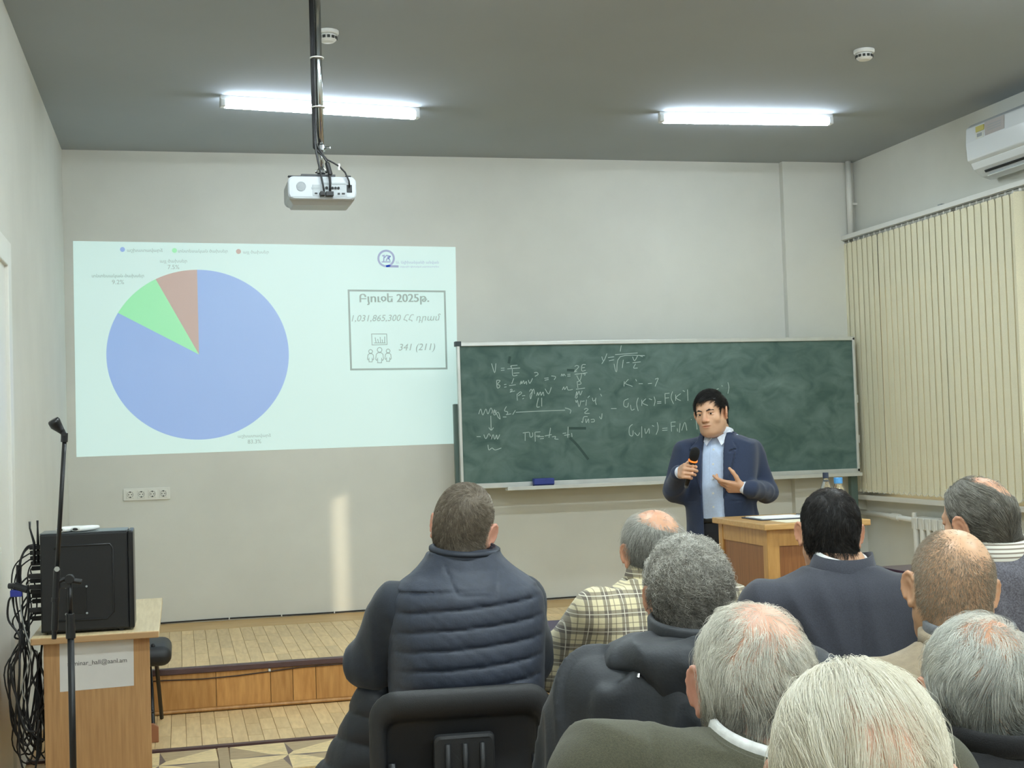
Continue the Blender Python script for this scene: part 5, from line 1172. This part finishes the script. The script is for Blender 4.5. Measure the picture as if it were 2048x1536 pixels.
tc = nt.nodes.new('ShaderNodeTexCoord'); nt.links.new(tc.outputs['Object'], wv_.inputs[0]); rp = nt.nodes.new('ShaderNodeValToRGB'); rp.color_ramp.elements[0].color = lin((140, 128, 116)); rp.color_ramp.elements[1].color = lin((226, 222, 212)); rp.color_ramp.elements[0].position = .2; rp.color_ramp.elements[1].position = .42
nt.links.new(wv_.outputs['Fac'], rp.inputs[0]); nt.links.new(rp.outputs[0], nt.nodes['Principled BSDF'].inputs['Base Color'])
band('shirt_collar', M_str, P.root, (-.05, -.012, 1.078), .070, .070, [(0, 0), (.018, -.008), (.020, .0), (.010, .052), (.002, .054)], -240, 60, rot3(0, 12, 0))
bald = blob((.024, -.050, .095), (.056, .080, .060), .3)
dens = lambda p: np.clip(hairline(p, .006)/.012, 0, 1)*(1-.96*bald(p))
hair(P, hair_mat('hair_dark_grey', (50, 47, 42), (108, 104, 95), (188, 184, 174)), 9000, dens, .042, .00036, lambda p, rs: .15+.5*U(rs, p)+.3*np.clip(p[:, 2]/.1, 0, 1), whorl=(0, .75, .66), swirl=0, lift=.25, lay=.010, wave=.5, wfreq=38, down=.35, comb=(0, -.3, 0), messy=.06, seed=4, seg=9, clump=.6, nclump=260, cap=lambda Q: np.minimum(hairline(Q, .01)-.004, .02-.1*bald(Q)), capt=.005)

# --- 5. curly grey hair, black hooded jacket
hp = headpos(1368, 1066, 2.72, .95, .014)
P = build_person('person with curly grey hair in a black hooded jacket', hp, -5, 1.018, (-.21, -.02, .93), (.21, -.02, .93), [(-.275, .02, .66), (.27, .02, .66)], [(-.16, .30, .66), (.16, .30, .66)], None, 'warm', head=(-2, -4, 2), hs=.95, w=1.12, dp=1.2, belly=.03, pink=.35, nr=(.060, .066), earout=16)
M_jk = M_cloth('black_nylon', (30, 34, 40), rough=.6, sheen=.1, bump=.15, bscale=200)
coat(P, M_jk, 'jacket', .026, (.090, .084, .055), .013, 23, 13, h=.007)
hd = [(el((0, -.105, 1.008), (.150, .062, .040), rot3(0, 14, 0)), 0), (el((-.125, -.04, 1.012), (.08, .075, .030), rot3(25, 0, -14)), .04), (el((.125, -.04, 1.012), (.08, .075, .030), rot3(-25, 0, 14)), .04), (el((0, -.135, .955), (.105, .045, .07)), .05)]
P.put('hood', prim_mesh(hd, .006, disp=folds(.008, 26, 15)), M_jk)
band('collar', M_jk, P.root, (0, -.008, 1.016), .085, .080, [(0, 0), (.014, 0), (.016, .050), (.008, .058), (.0, .050)], -240, 60, rot3(0, 10, 0))
link('drawcord', MB().tube([(-.125, -.085, 1.022), (-.14, -.105, 1.002), (-.15, -.122, .985)], .0022, 6).mesh('drawcord', True), M_std, P.root, local=True)
link('cord_stopper', MB().tube([(-.15, -.122, .985), (-.152, -.125, .979)], .0032, 8).mesh('cord_stopper'), M_chrome, P.root, local=True)
dens = lambda p: np.clip((hairline(p, 0)+.006)/.012, 0, 1)
hair(P, hair_mat('hair_salt_pepper', (52, 50, 46), (144, 140, 132), (226, 224, 216)), 11000, dens, .036, .00036, lambda p, rs: .08+.36*U(rs, p)+.45*np.clip((p[:, 2]+.04)/.12, 0, 1)*U(rs, p)+.25*np.clip((p[:, 2]-.0)/.1, 0, 1), whorl=(0, -.2, .98), swirl=.1, lift=.6, lay=.019, curl=1.5, curlr=.0042, wave=.9, wfreq=60, seg=11, jit=.35, down=.05, seed=5, clump=.55, nclump=900, locktint=.2, cap=lambda Q: hairline(Q, .004)-.004, capt=.009)

# --- 6. balding, beige jacket
hp = headpos(1896, 1059, 2.66, .96, .0)
P = build_person('person with cropped hair and a bald crown in a beige jacket', hp, -12, 1.0, (-.2, -.02, .91), (.2, -.02, .91), [(-.27, .05, .66), (.27, .05, .66)], [(-.15, .32, .66), (.15, .32, .66)], None, 'tan', head=(-8, -6, 7), hs=.96, w=1.1, dp=1.15, belly=.03, earout=32, pink=.3, crown=.1, jowl=1.12, nr=(.062, .068), ear=1.08)
M_bg = M_cloth('beige_cotton', (148, 132, 108)); coat(P, M_bg, 'jacket', .018, (.080, .072, .05), .007, 16, 17)
band('collar', M_bg, P.root, (0, -.012, 1.010), .082, .078, [(0, 0), (.014, -.006), (.014, .022), (.006, .028), (.0, .024)], -240, 60, rot3(0, 8, 0))
band('inner_collar', M_cloth('slate_cotton', (98, 100, 104)), P.root, (0, -.010, 1.020), .076, .072, [(0, 0), (.010, 0), (.010, .030), (.004, .036), (.0, .030)], -240, 60, rot3(0, 8, 0))
bald = blob((.022, -.038, .098), (.056, .080, .072), .35)
dens = lambda p: np.clip((hairline(p, .008)+.010)/.035, 0, 1)*(1-.98*bald(p))
hair(P, hair_mat('hair_cropped_brown', (100, 88, 75), (156, 143, 124), (222, 214, 200)), 16000, dens, .0075, .00024, lambda p, rs: .15+.55*U(rs, p)**1.6+.25*np.clip((np.abs(p[:, 0])-.05)/.02, 0, 1)*U(rs, p), whorl=(.1, -.5, .86), swirl=.3, lift=.55, lay=.005, seg=4, wave=.25, seed=6)

# --- 7. olive jacket
hp = headpos(1500, 1200, 1.95, .98, .006)
P = build_person('person with tousled grey hair and a bald crown in an olive jacket', hp, -8, .985, (-.236, -.03, .950), (.20, -.03, .93), [(-.290, .03, .66), (.24, .03, .64)], [(-.16, .30, .64), (.16, .30, .64)], None, 'fair', head=(-8, -9, 3), hs=.98, w=1.24, dp=1.15, belly=.02, earout=28, pink=.5, crown=.3, hh=.0028, nr=(.060, .068), ear=1.1, lean=-.03)
M_ol = M_cloth('olive_tweed', (76, 74, 56), scale=420, var=.12, bump=.5, bscale=900)
coat(P, M_ol, 'jacket', .018, (.082, .072, .05), .007, 18, 19, extra=[(rc((-.07, -.035, .955), (-.236, -.03, .962), .062, .078), .05), (rc((.07, -.035, .94), (.20, -.03, .935), .062, .075), .05)], h=.0065, disp=lambda Q: .003*np.exp(-((np.abs(Q[:, 0])-.195-.1*(.9-Q[:, 2]))/.004)**2))
band('collar', M_ol, P.root, (-.004, -.03, .972), .090, .082, lapel, -235, 55, rot3(0, 12, 9), lift=fallen(1.4))
band('shirt_collar', M_shirt, P.root, (-.006, -.016, .984), .080, .075, [(0, 0), (.010, 0), (.010, .034), (.004, .042), (0, .036)], -250, 70, rot3(0, 12, 10))
bald = blob((.024, -.040, .104), (.062, .078, .062), .5)
dens = lambda p: np.clip((hairline(p, .02)+.006)/.016, 0, 1)*(1-.93*bald(p))*(1-.45*blob((-.01, -.095, .05), (.05, .04, .04), .8)(p))
hair(P, hair_mat('hair_silver', (64, 62, 58), (168, 164, 152), (240, 236, 224)), 21000, dens, lambda p: .028+.02*np.clip((np.abs(p[:, 0])-.03)/.04, 0, 1), .00022, lambda p, rs: .2+.45*U(rs, p)+.55*np.clip((p[:, 2]+.035)/.06, 0, 1)-.1, whorl=(.15, -.5, .85), swirl=.45, lift=.3, lay=.010, messy=.12, wave=.7, wfreq=42, seg=9, down=.25, seed=7, clump=.6, nclump=420, locktint=.16)
hair(P, bpy.data.materials['hair_silver'], 900, lambda p: .9*bald(p), .022, .00016, lambda p, rs: .5+.5*U(rs, p), whorl=(.15, -.5, .85), swirl=.4, lift=.3, lay=.004, wave=.5, seed=27, name='crown_hair')

# --- 8. silver hair at the right edge
hp = headpos(1952, 1224, 2.05, .99, .010)
P = build_person('person with silver-grey hair in a black top in front of the beige jacket', hp, -14, .950, (-.17, -.02, .87), (.2, -.02, .88), [(-.205, .05, .64), (.27, .05, .64)], [(-.15, .32, .64), (.15, .32, .64)], None, 'warm', head=(-9, -10, 4), hs=.99, w=1.1, dp=1.1, earout=18, pink=.4, crown=.35, hh=.003, nr=(.060, .066))
coat(P, M_cloth('black_jersey', (24, 24, 27)), 'top', .016, (.080, .070, .05), .005, 14, 21)
band('collar', M_cloth('black_rib', (22, 22, 25)), P.root, (0, -.012, .972), .078, .074, [(0, 0), (.012, 0), (.012, .026), (.005, .032), (.0, .028)], -240, 60, rot3(0, 8, 0))
bald = blob((.012, -.050, .100), (.050, .066, .056), .6)
dens = lambda p: np.clip((hairline(p, 0)+.004)/.012, 0, 1)*(1-.75*bald(p))
hair(P, hair_mat('hair_silver_dark', (60, 60, 57), (160, 161, 154), (236, 235, 226)), 21000, dens, .042, .00024, lambda p, rs: .08+.38*U(rs, p)+.55*np.clip((p[:, 2]+.02)/.07, 0, 1), whorl=(.3, -.35, .88), swirl=.35, lift=.35, lay=.012, messy=.06, wave=.8, wfreq=44, seg=9, seed=8, clump=.6, nclump=420, locktint=.16)

# --- 9. white hair nearest the camera
hp = headpos(1710, 1310, 1.37, 1.0, .011)
P = build_person('person with thin white hair nearest the camera', hp, -16, .96, (-.2, -.03, .87), (.2, -.03, .87), [(-.27, .04, .64), (.27, .04, .64)], [(-.15, .30, .64), (.15, .30, .64)], None, 'fair', knee=.28, head=(-12, -6, 0), hs=1.0, w=1.08, dp=1.05, earout=20, pink=.4, crown=.3, hh=.0028)
coat(P, M_cloth('grey_wool', (84, 84, 88)), 'jacket', .016, (.080, .070, .05), .005, 14, 23)
thin = blob((.026, -.088, .062), (.052, .045, .06), .9)
dens = lambda p: np.clip((hairline(p, 0)+.004)/.012, 0, 1)*(1-.82*thin(p))
hair(P, hair_mat('hair_white', (168, 156, 136), (224, 216, 196), (250, 246, 234)), 30000, dens, .062, .00019, lambda p, rs: .06+.45*U(rs, p)+.5*np.clip((p[:, 2]-.01)/.09, 0, 1), whorl=(.05, .25, .96), swirl=.12, lift=.3, lay=.012, messy=.03, wave=.8, wfreq=34, seg=11, seed=9, clump=.7, nclump=420, locktint=.18, down=.3, comb=(0, -.25, -.1))

# --- 10. cream shirt, mostly outside the frame
hp = V3(1.925, 2.47, 1.09)
P = build_person('person in a cream shirt cut off by the right edge of the picture', hp, 0, .995, (-.205, -.02, .93), (.2, -.02, .89), [(-.275, .05, .66), (.27, .05, .66)], [(-.15, .32, .66), (.15, .32, .66)], None, 'warm', w=1.12, dp=1.1)
coat(P, M_cloth('cream_cotton', (222, 214, 188)), 'shirt', .018, (.080, .070, .05), .006, 16, 25)
hair(P, hair_mat('hair_grey', (60, 58, 54), (120, 116, 108), (190, 186, 178)), 2500, lambda p: np.clip(hairline(p)/.012, 0, 1), .02, .0005, cap=lambda Q: hairline(Q)-.003, capt=.006)
# ---------------------------------------------------------------- the speaker
P = Person('person in a navy blazer and light blue shirt speaking into a microphone', (2.765, 6.65), 141, None)
HS = .97; R = rot3(-4, -5, 6); hpx = P.px(1421, 778, 7.08); H = V3(hpx[0], hpx[1]+.015, hpx[2]-.118*HS-.010)
rows = [(.78, .165, .105, .0), (.90, .172, .118, .0), (1.02, .165, .118, .012), (1.14, .17, .118, .012), (1.24, .178, .112, .0), (1.31, .18, .104, -.006), (1.355, .17, .09, -.012), (1.385, .135, .072, -.012), (1.405, .09, .062, -.01), (1.43, .066, .058, .0), (1.45, .06, .056, .006)]
sR, sL = P.px(1371, 904, 7.10), P.px(1504, 902, 7.16); eR, eL = P.px(1350, 982, 7.10), P.px(1534, 982, 7.16)
G = P.px(1380, 944, 6.84); mdir = nrm(P.px(1387, 905, 6.80)-P.px(1371, 967, 6.86))
fR = nrm(V3(-.5, .82, .12)); nR = nrm(V3(.82, .5, .05)); nR = nrm(nR-mdir*(nR@mdir)*.8); tR = nrm(mdir-fR*(fR@mdir)); nR = nrm(np.cross(tR, fR)); nR = nR if nR[0] > 0 else -nR
wR = G-fR*.070+nR*.034-tR*.002
fL = nrm(V3(.95, .22, .10)); nL = nrm(V3(.0, .75, -.62)); nL = nrm(nL-fL*(nL@fL)); tL = nrm(np.cross(nL, fL)); tL = tL if tL[2] > 0 else -tL
wL = P.px(1489, 976, 6.90)
nt = R.T @ (V3(0, -.004, 1.395)-H)/HS
v = head_vol(nt, .0027, (.060, .064), 24, 1.18, True, 1.0); Vh, Fh = v.mesh(); Vp = (Vh*HS) @ R.T+H
trunk = [(loft([(z, a*(.9 if z < 1.2 else .78), b*.9, cy) for z, a, b, cy in rows]), 0), (rc(sR, eR, .040, .036), .03), (rc(eR, wR, .036, .026), .02), (rc(sL, eL, .040, .036), .03), (rc(eL, wL, .036, .026), .02)]
for sx in (-1, 1): trunk += [(rc((sx*.095, 0, .86), (sx*.11, .01, .48), .085, .055), .03), (rc((sx*.11, .01, .48), (sx*.115, -.01, .09), .052, .036), .02)]
handR = prim_mesh(hand_prims(wR, fR, nR, tR, ((58, 72, 42), (60, 74, 44), (62, 76, 46), (64, 76, 46)), thumb=(.62, .62, -.5), tb=22, s=.98)+[((rc(wR-fR*.015, wR, .026, .024)), .01)], .0026)
handL = prim_mesh(hand_prims(wL, fL, nL, tL, ((10, 18, 12), (26, 34, 20), (36, 42, 26), (44, 46, 28)), spread=.05, thumb=(.86, .42, -.2), tb=10, s=.98)+[((rc(wL-fL*.015, wL, .026, .024)), .01)], .0026)
body = join([(Vp, Fh), prim_mesh(trunk, .0085), handR, handL]); n0 = len(Vh)
t = np.full(len(body[0]), .12); t[:n0] = tints(Vh, .22, 0); dk = np.zeros(len(body[0]))
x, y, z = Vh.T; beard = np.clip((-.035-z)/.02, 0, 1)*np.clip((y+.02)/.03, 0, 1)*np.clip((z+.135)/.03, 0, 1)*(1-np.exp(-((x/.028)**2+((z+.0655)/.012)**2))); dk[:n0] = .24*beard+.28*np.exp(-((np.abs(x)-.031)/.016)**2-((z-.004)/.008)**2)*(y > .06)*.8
t[:n0] -= beard*.2
P.put('body', body, SK['warm'], {'tint': np.clip(t, 0, 1), 'dark': dk})
for sx in (-1, 1):
    e = MB().lathe((0, 0, 0), [(.0122*math.sin(a), -.0122*math.cos(a)) for a in np.linspace(.05, 3.09, 9)], 14)
    o = link('eye', MB().add((np.array(e.v)+V3(sx*.031, .0735, .0015))*HS @ R.T+H, e.f).mesh('eye', True), M_eye, P.root, local=True)
    e = MB().lathe((0, 0, 0), [(.0058*math.sin(a), -.003*math.cos(a)) for a in np.linspace(.05, 3.09, 7)], 12, 'y')
    link('iris', MB().add((np.array(e.v)+V3(sx*.031-.002, .0845, -.001))*HS @ R.T+H, e.f).mesh('iris', True), M_iris, o, local=True)
    br = prim_mesh([(rc((sx*.012, .0895, .0165), (sx*.030, .0895, .0215), .0034, .0038), 0), (rc((sx*.030, .0895, .0215), (sx*.050, .076, .0165), .0036, .0022), .004)], .0016)
    P.put('eyebrow', (br[0]*HS @ R.T+H, br[1]), M_blk2)
M_hs = hair_mat('hair_speaker', (16, 15, 15), (34, 31, 30), (92, 86, 82)); par = P
P.H, P.R, P.hs, P.rows, P.neck = H, R, HS, rows, rc((0, -.038, -.045), nt, .060, .064)[0]
SPK = (-.078, -.075, -.06, -.03, .012, .020, .004, -.030, .036, .066, .070)
dens = lambda p: np.clip((hairline(p, 0, SPK)+.004)/.01, 0, 1)
hair(P, M_hs, 9000, dens, lambda p: .014+.028*np.clip((p[:, 2]-.0)/.06, 0, 1), .00045, lambda p, rs: .1+.45*U(rs, p)**2+.2*np.clip((p[:, 2]-.08)/.04, 0, 1), whorl=(-.3, -.6, .74), swirl=-.3, lift=.4, lay=.016, wave=.6, wfreq=60, seed=14, down=.1, comb=(.35, .1, 0), clump=.5, nclump=300, cap=lambda Q: hairline(Q, 0, SPK)-.004, capt=lambda Q: .003+.003*np.clip((Q[..., 2]-.02)/.06, 0, 1))
# clothes
M_bl = M_cloth('navy_blazer', (40, 52, 78), scale=300, var=.05); M_sh = M_cloth('light_blue_shirt', (190, 206, 232), bump=.12, var=.02, scale=120)
P.put('shirt', prim_mesh([(loft([(z, (a+.008)*(1 if z < 1.2 else .86), b+.008, cy) for z, a, b, cy in [(.962, .168, .118, .005)]+rows[2:] if z < 1.42 ]), 0)], .006, disp=folds(.004, 24, 31)), M_sh)
P.put('trousers', prim_mesh([(loft([(.80, .15, .10, 0), (.86, .172, .118, 0), (.95, .172, .124, .002), (.975, .168, .124, .004)]), 0)]+[(rc((sx*.09, 0, .84), (sx*.108, .01, .48), .096, .075), .03) for sx in (-1, 1)]+[(rc((sx*.108, .01, .48), (sx*.112, 0, .09), .074, .062), .02) for sx in (-1, 1)], .009, disp=folds(.006, 22, 33)), M_trous)
P.put('belt', prim_mesh([(loft([(.945, .178, .131, .004), (.975, .177, .131, .004)]), 0)], .006), mat('belt_black', (22, 20, 20), .4))
for sx in (-1, 1): P.put('shoe', prim_mesh([(rc((sx*.112, -.05, .045), (sx*.125, .15, .04), .044, .036), 0), (bx((sx*.118, .05, .012), (.042, .14, .012), .01), .01)], .008), M_shoe)
def lap(Q):
    x, y, z = np.abs(Q[:, 0]-.002), Q[:, 1], Q[:, 2]; wdt = np.interp(z, (1.07, 1.10, 1.29, 1.33, 1.37), (0, .006, .052, .060, .035))
    m = (x < .058+wdt) & (y > .0) & (z > 1.07); notch = (np.abs(z-1.315-(x-.09)*.3) < .006) & (x > .085)
    return np.where(m & ~notch, -.009, 0)+.005*np.exp(-((x-.058-wdt-.004)/.003)**2)*((y > 0) & (z > 1.08) & (z < 1.36))+np.where((np.abs(z-1.06) < .004) & (x > .09) & (x < .15) & (y > 0), .003, 0)
jr = [(z, a+.020, b+.020, cy) for z, a, b, cy in rows if 1.0 < z < 1.40]+[(1.402, .092, .074, -.012)]+[(.86, .196, .142, .0), (.93, .19, .142, .002)]
pr = [(loft(jr), 0), (rc(sR, eR, .062, .060), .05), (rc(eR, wR-fR*.03, .060, .045), .02), (rc(sL, eL, .062, .060), .05), (rc(eL, wL-fL*.03, .060, .045), .02)]
fd = folds(.006, 20, 35)
P.put('blazer', prim_mesh(pr, .005, disp=lambda Q: fd(Q)+lap(Q), cuts=[(bx((.004, .22, 1.16), (.058, .23, .42), .004), .004), (loft([(.84, .170, .124, .0), (1.0, .168, .122, .004), (1.2, .172, .118, .004), (1.33, .17, .098, -.01), (1.37, .15, .08, -.012)]), .004), (rc((0, .01, 1.39), (0, .02, 1.47), .074, .080), .008)]), M_bl)
band('collar', M_bl, P.root, (0, -.012, 1.388), .080, .072, [(0, 0), (.012, -.018), (.018, -.014), (.010, .020), (.003, .022)], -205, 25, rot3(0, 14, 0))
M_wc = M_cloth('pale_shirt_collar', (214, 220, 232), bump=.1)
band('shirt_collar', M_wc, P.root, (.0, .004, 1.396), .068, .067, [(0, 0), (.006, -.004), (.010, -.002), (.005, .034), (.001, .036)], -262, 82, rot3(0, 16, 0))
for sx in (-1, 1):
    link('collar_leaf', MB().prism([(sx*.072, .030, 1.425), (sx*.014, .088, 1.385), (sx*.040, .105, 1.345), (sx*.082, .052, 1.385)], (0, .004, .002)).mesh('collar_leaf'), M_wc, P.root, local=True)
obj_b = MB().lathe((0, 0, 0), [(0, .003), (.0055, .003), (.006, 0)], 12, 'y')
shf = loft([(z, a+.008, b+.008, cy) for z, a, b, cy in [(.962, .168, .118, .005)]+rows[2:] if z < 1.42])[0]
def front_y(x, z, f=shf):
    ys = np.linspace(.05, .2, 300); d = f(np.stack([np.full(300, x), ys, np.full(300, z)], -1)); return float(ys[np.argmax(d > 0)])
for z in (1.325, 1.25, 1.175, 1.10, 1.03):
    link('button', MB().add(np.array(obj_b.v)+V3(.004, front_y(.004, z)+.0, z), obj_b.f).mesh('button'), M_white, P.root, local=True)
link('placket', MB().tube([(.020, front_y(.02, z)+.001, z) for z in np.linspace(.99, 1.36, 16)], .0016, 5).mesh('placket'), M_sh, P.root, local=True)
for w_, f_ in ((wR, fR), (wL, fL)): P.put('shirt_cuff', prim_mesh([(rc(w_-f_*.018, w_-f_*.004, .035, .033), 0)], .004), M_wc)
P.put('wristwatch', prim_mesh([(rc(wL-fL*.006, wL-fL*.001, .031, .030), 0)], .003), M_blk2)
# microphone in his right hand
mw = lambda q: P.loc+V3(P.c*q[0]-P.s*q[1], P.s*q[0]+P.c*q[1], q[2])
g0 = G-mdir*.075; pts = [mw(g0+mdir*k) for k in (0, .02, .10, .125, .135, .150, .158, .166, .195, .212, .222)]
mc = thing('microphone', 'black handheld microphone with a glowing orange ring held by the speaker', 'microphone', tuple(mw(G)))
obj('handle', MB().tube(pts[:5], [.0115, .0125, .0145, .0175, .021], 16), M_blk2, mc, smooth=True)
obj('light_ring', MB().tube([pts[4], mw(g0+mdir*.139), mw(g0+mdir*.143)], [.0225, .0245, .0225], 20), mat('orange_light', (240, 130, 50), .4, emit=(255, 130, 40), estr=.5), mc, smooth=True)
obj('windscreen', MB().tube([mw(g0+mdir*k) for k in (.142, .15, .165, .185, .2, .209, .213)], [.018, .022, .0245, .0245, .021, .012, .003], 18), mat('foam_black', (18, 18, 19), .95, bump=.6, bscale=500), mc, smooth=True)
obj('end_cap', MB().tube([mw(g0-mdir*.012), mw(g0), mw(g0+mdir*.002)], [.010, .0118, .0118], 14), mat('mic_grey', (88, 92, 96), .4), mc)
# ---------------------------------------------------------------- audience chairs
M_chb = mat('black_polypropylene', (34, 35, 37), .5, bump=.2, bscale=600)
def rr3(w, z0, z1, r, y, n=6, bow=.03):
    P_ = []
    for cx, cz, a0 in ((w/2-r, z1-r, 0), (-w/2+r, z1-r, 90), (-w/2+r, z0+r, 180), (w/2-r, z0+r, 270)):
        for k in range(n+1):
            a = math.radians(a0+90*k/n); x_ = cx+r*math.cos(a); P_.append((x_, y-.0+bow*(x_/(w/2))**2, cz+r*math.sin(a)))
    return P_
def ring_mesh(loops, cap0=True, cap1=True):
    n = len(loops[0]); V = [p for l in loops for p in l]; Fq = [(i*n+k, i*n+(k+1) % n, (i+1)*n+(k+1) % n, (i+1)*n+k) for i in range(len(loops)-1) for k in range(n)]
    if cap0: Fq.append(tuple(range(n))[::-1])
    if cap1: Fq.append(tuple((len(loops)-1)*n+k for k in range(n)))
    return MB().add(V, Fq)
def chair(x, y, rz, label):
    t = thing('plastic_chair', label, 'chair', (x, y, 0), 'black chairs of the audience', math.radians(rz)); kw = dict(local=True); B = -.215
    L0 = [rr3(w_, z0_, z1_, r_, y_) for w_, z0_, z1_, r_, y_ in ((.36, .55, .745, .03, B+.012), (.37, .54, .758, .035, B+.006), (.374, .536, .764, .038, B-.004), (.392, .52, .782, .045, B-.012), (.432, .485, .815, .06, B-.010), (.452, .47, .83, .07, B+.002), (.452, .47, .83, .07, B+.012), (.43, .49, .81, .06, B+.022))]
    obj('backrest', ring_mesh(L0), M_chb, t, smooth=True, **kw)
    e = obj('raised_panel', ring_mesh([rr3(w_, z0_, z1_, r_, y_, bow=.006) for w_, z0_, z1_, r_, y_ in ((.150, .55, .722, .014, B+.013), (.146, .553, .719, .014, B+.002), (.136, .56, .712, .012, B-.001))]), M_chb, t, **kw)
    for dx in (-.042, 0, .042): obj('rib', MB().tube([(dx, B-.001, .57), (dx, B-.001, .70)], .0065, 8), M_chb, e, smooth=True, **kw)
    obj('seat', ring_mesh([[(p[0], p[2], z_) for p in rr3(w_, -.20, .22, .05, 0, bow=0)] for w_, z_ in ((.40, .405), (.43, .415), (.44, .43), (.43, .445), (.39, .45))]), M_chb, t, smooth=False, bevel=.004, **kw)
    for sx in (-1, 1):
        obj('leg', MB().tube([(sx*.19, -.17, .41), (sx*.21, -.23, .008)], .011, 8), M_std, t, smooth=True, **kw)
        obj('leg', MB().tube([(sx*.19, .18, .41), (sx*.21, .21, .008)], .011, 8), M_std, t, smooth=True, **kw)
        obj('back_tube', MB().tube([(sx*.17, -.16, .41), (sx*.175, -.195, .5), (sx*.175, B+.02, .66)], .010, 8), M_std, t, smooth=True, **kw)
    return t
chair0 = chair(.668, 3.43, -4, 'black plastic chair with a ribbed back under the navy quilted vest')
def kids(o): return [c for c in bpy.data.objects if c.parent == o]
KIDS = [(c, kids(c)) for c in kids(chair0)]
def dup_chair(x, y, rz, label):
    r = chair0.copy(); COL.objects.link(r); r.location = (x, y, 0); r.rotation_euler = (0, 0, math.radians(rz)); r['label'] = label
    for c, sub_ in KIDS:
        c2 = c.copy(); COL.objects.link(c2); c2.parent = r
        for g in sub_: g2 = g.copy(); COL.objects.link(g2); g2.parent = c2
for p_ in [o for o in bpy.data.objects if o.get('category') == 'person']:
    w_ = p_['label']
    if 'navy' in w_: continue
    short = next(k for k in ('plaid shirt', 'dark suit jacket', 'grey sweater', 'black hooded jacket', 'beige jacket', 'olive jacket', 'black top', 'thin white hair', 'cream shirt') if k in w_)
    if short == 'beige jacket' and 'black top' in w_: short = 'black top'
    dup_chair(p_.location.x, p_.location.y-.05, 0, 'black plastic chair under the person with the '+short)
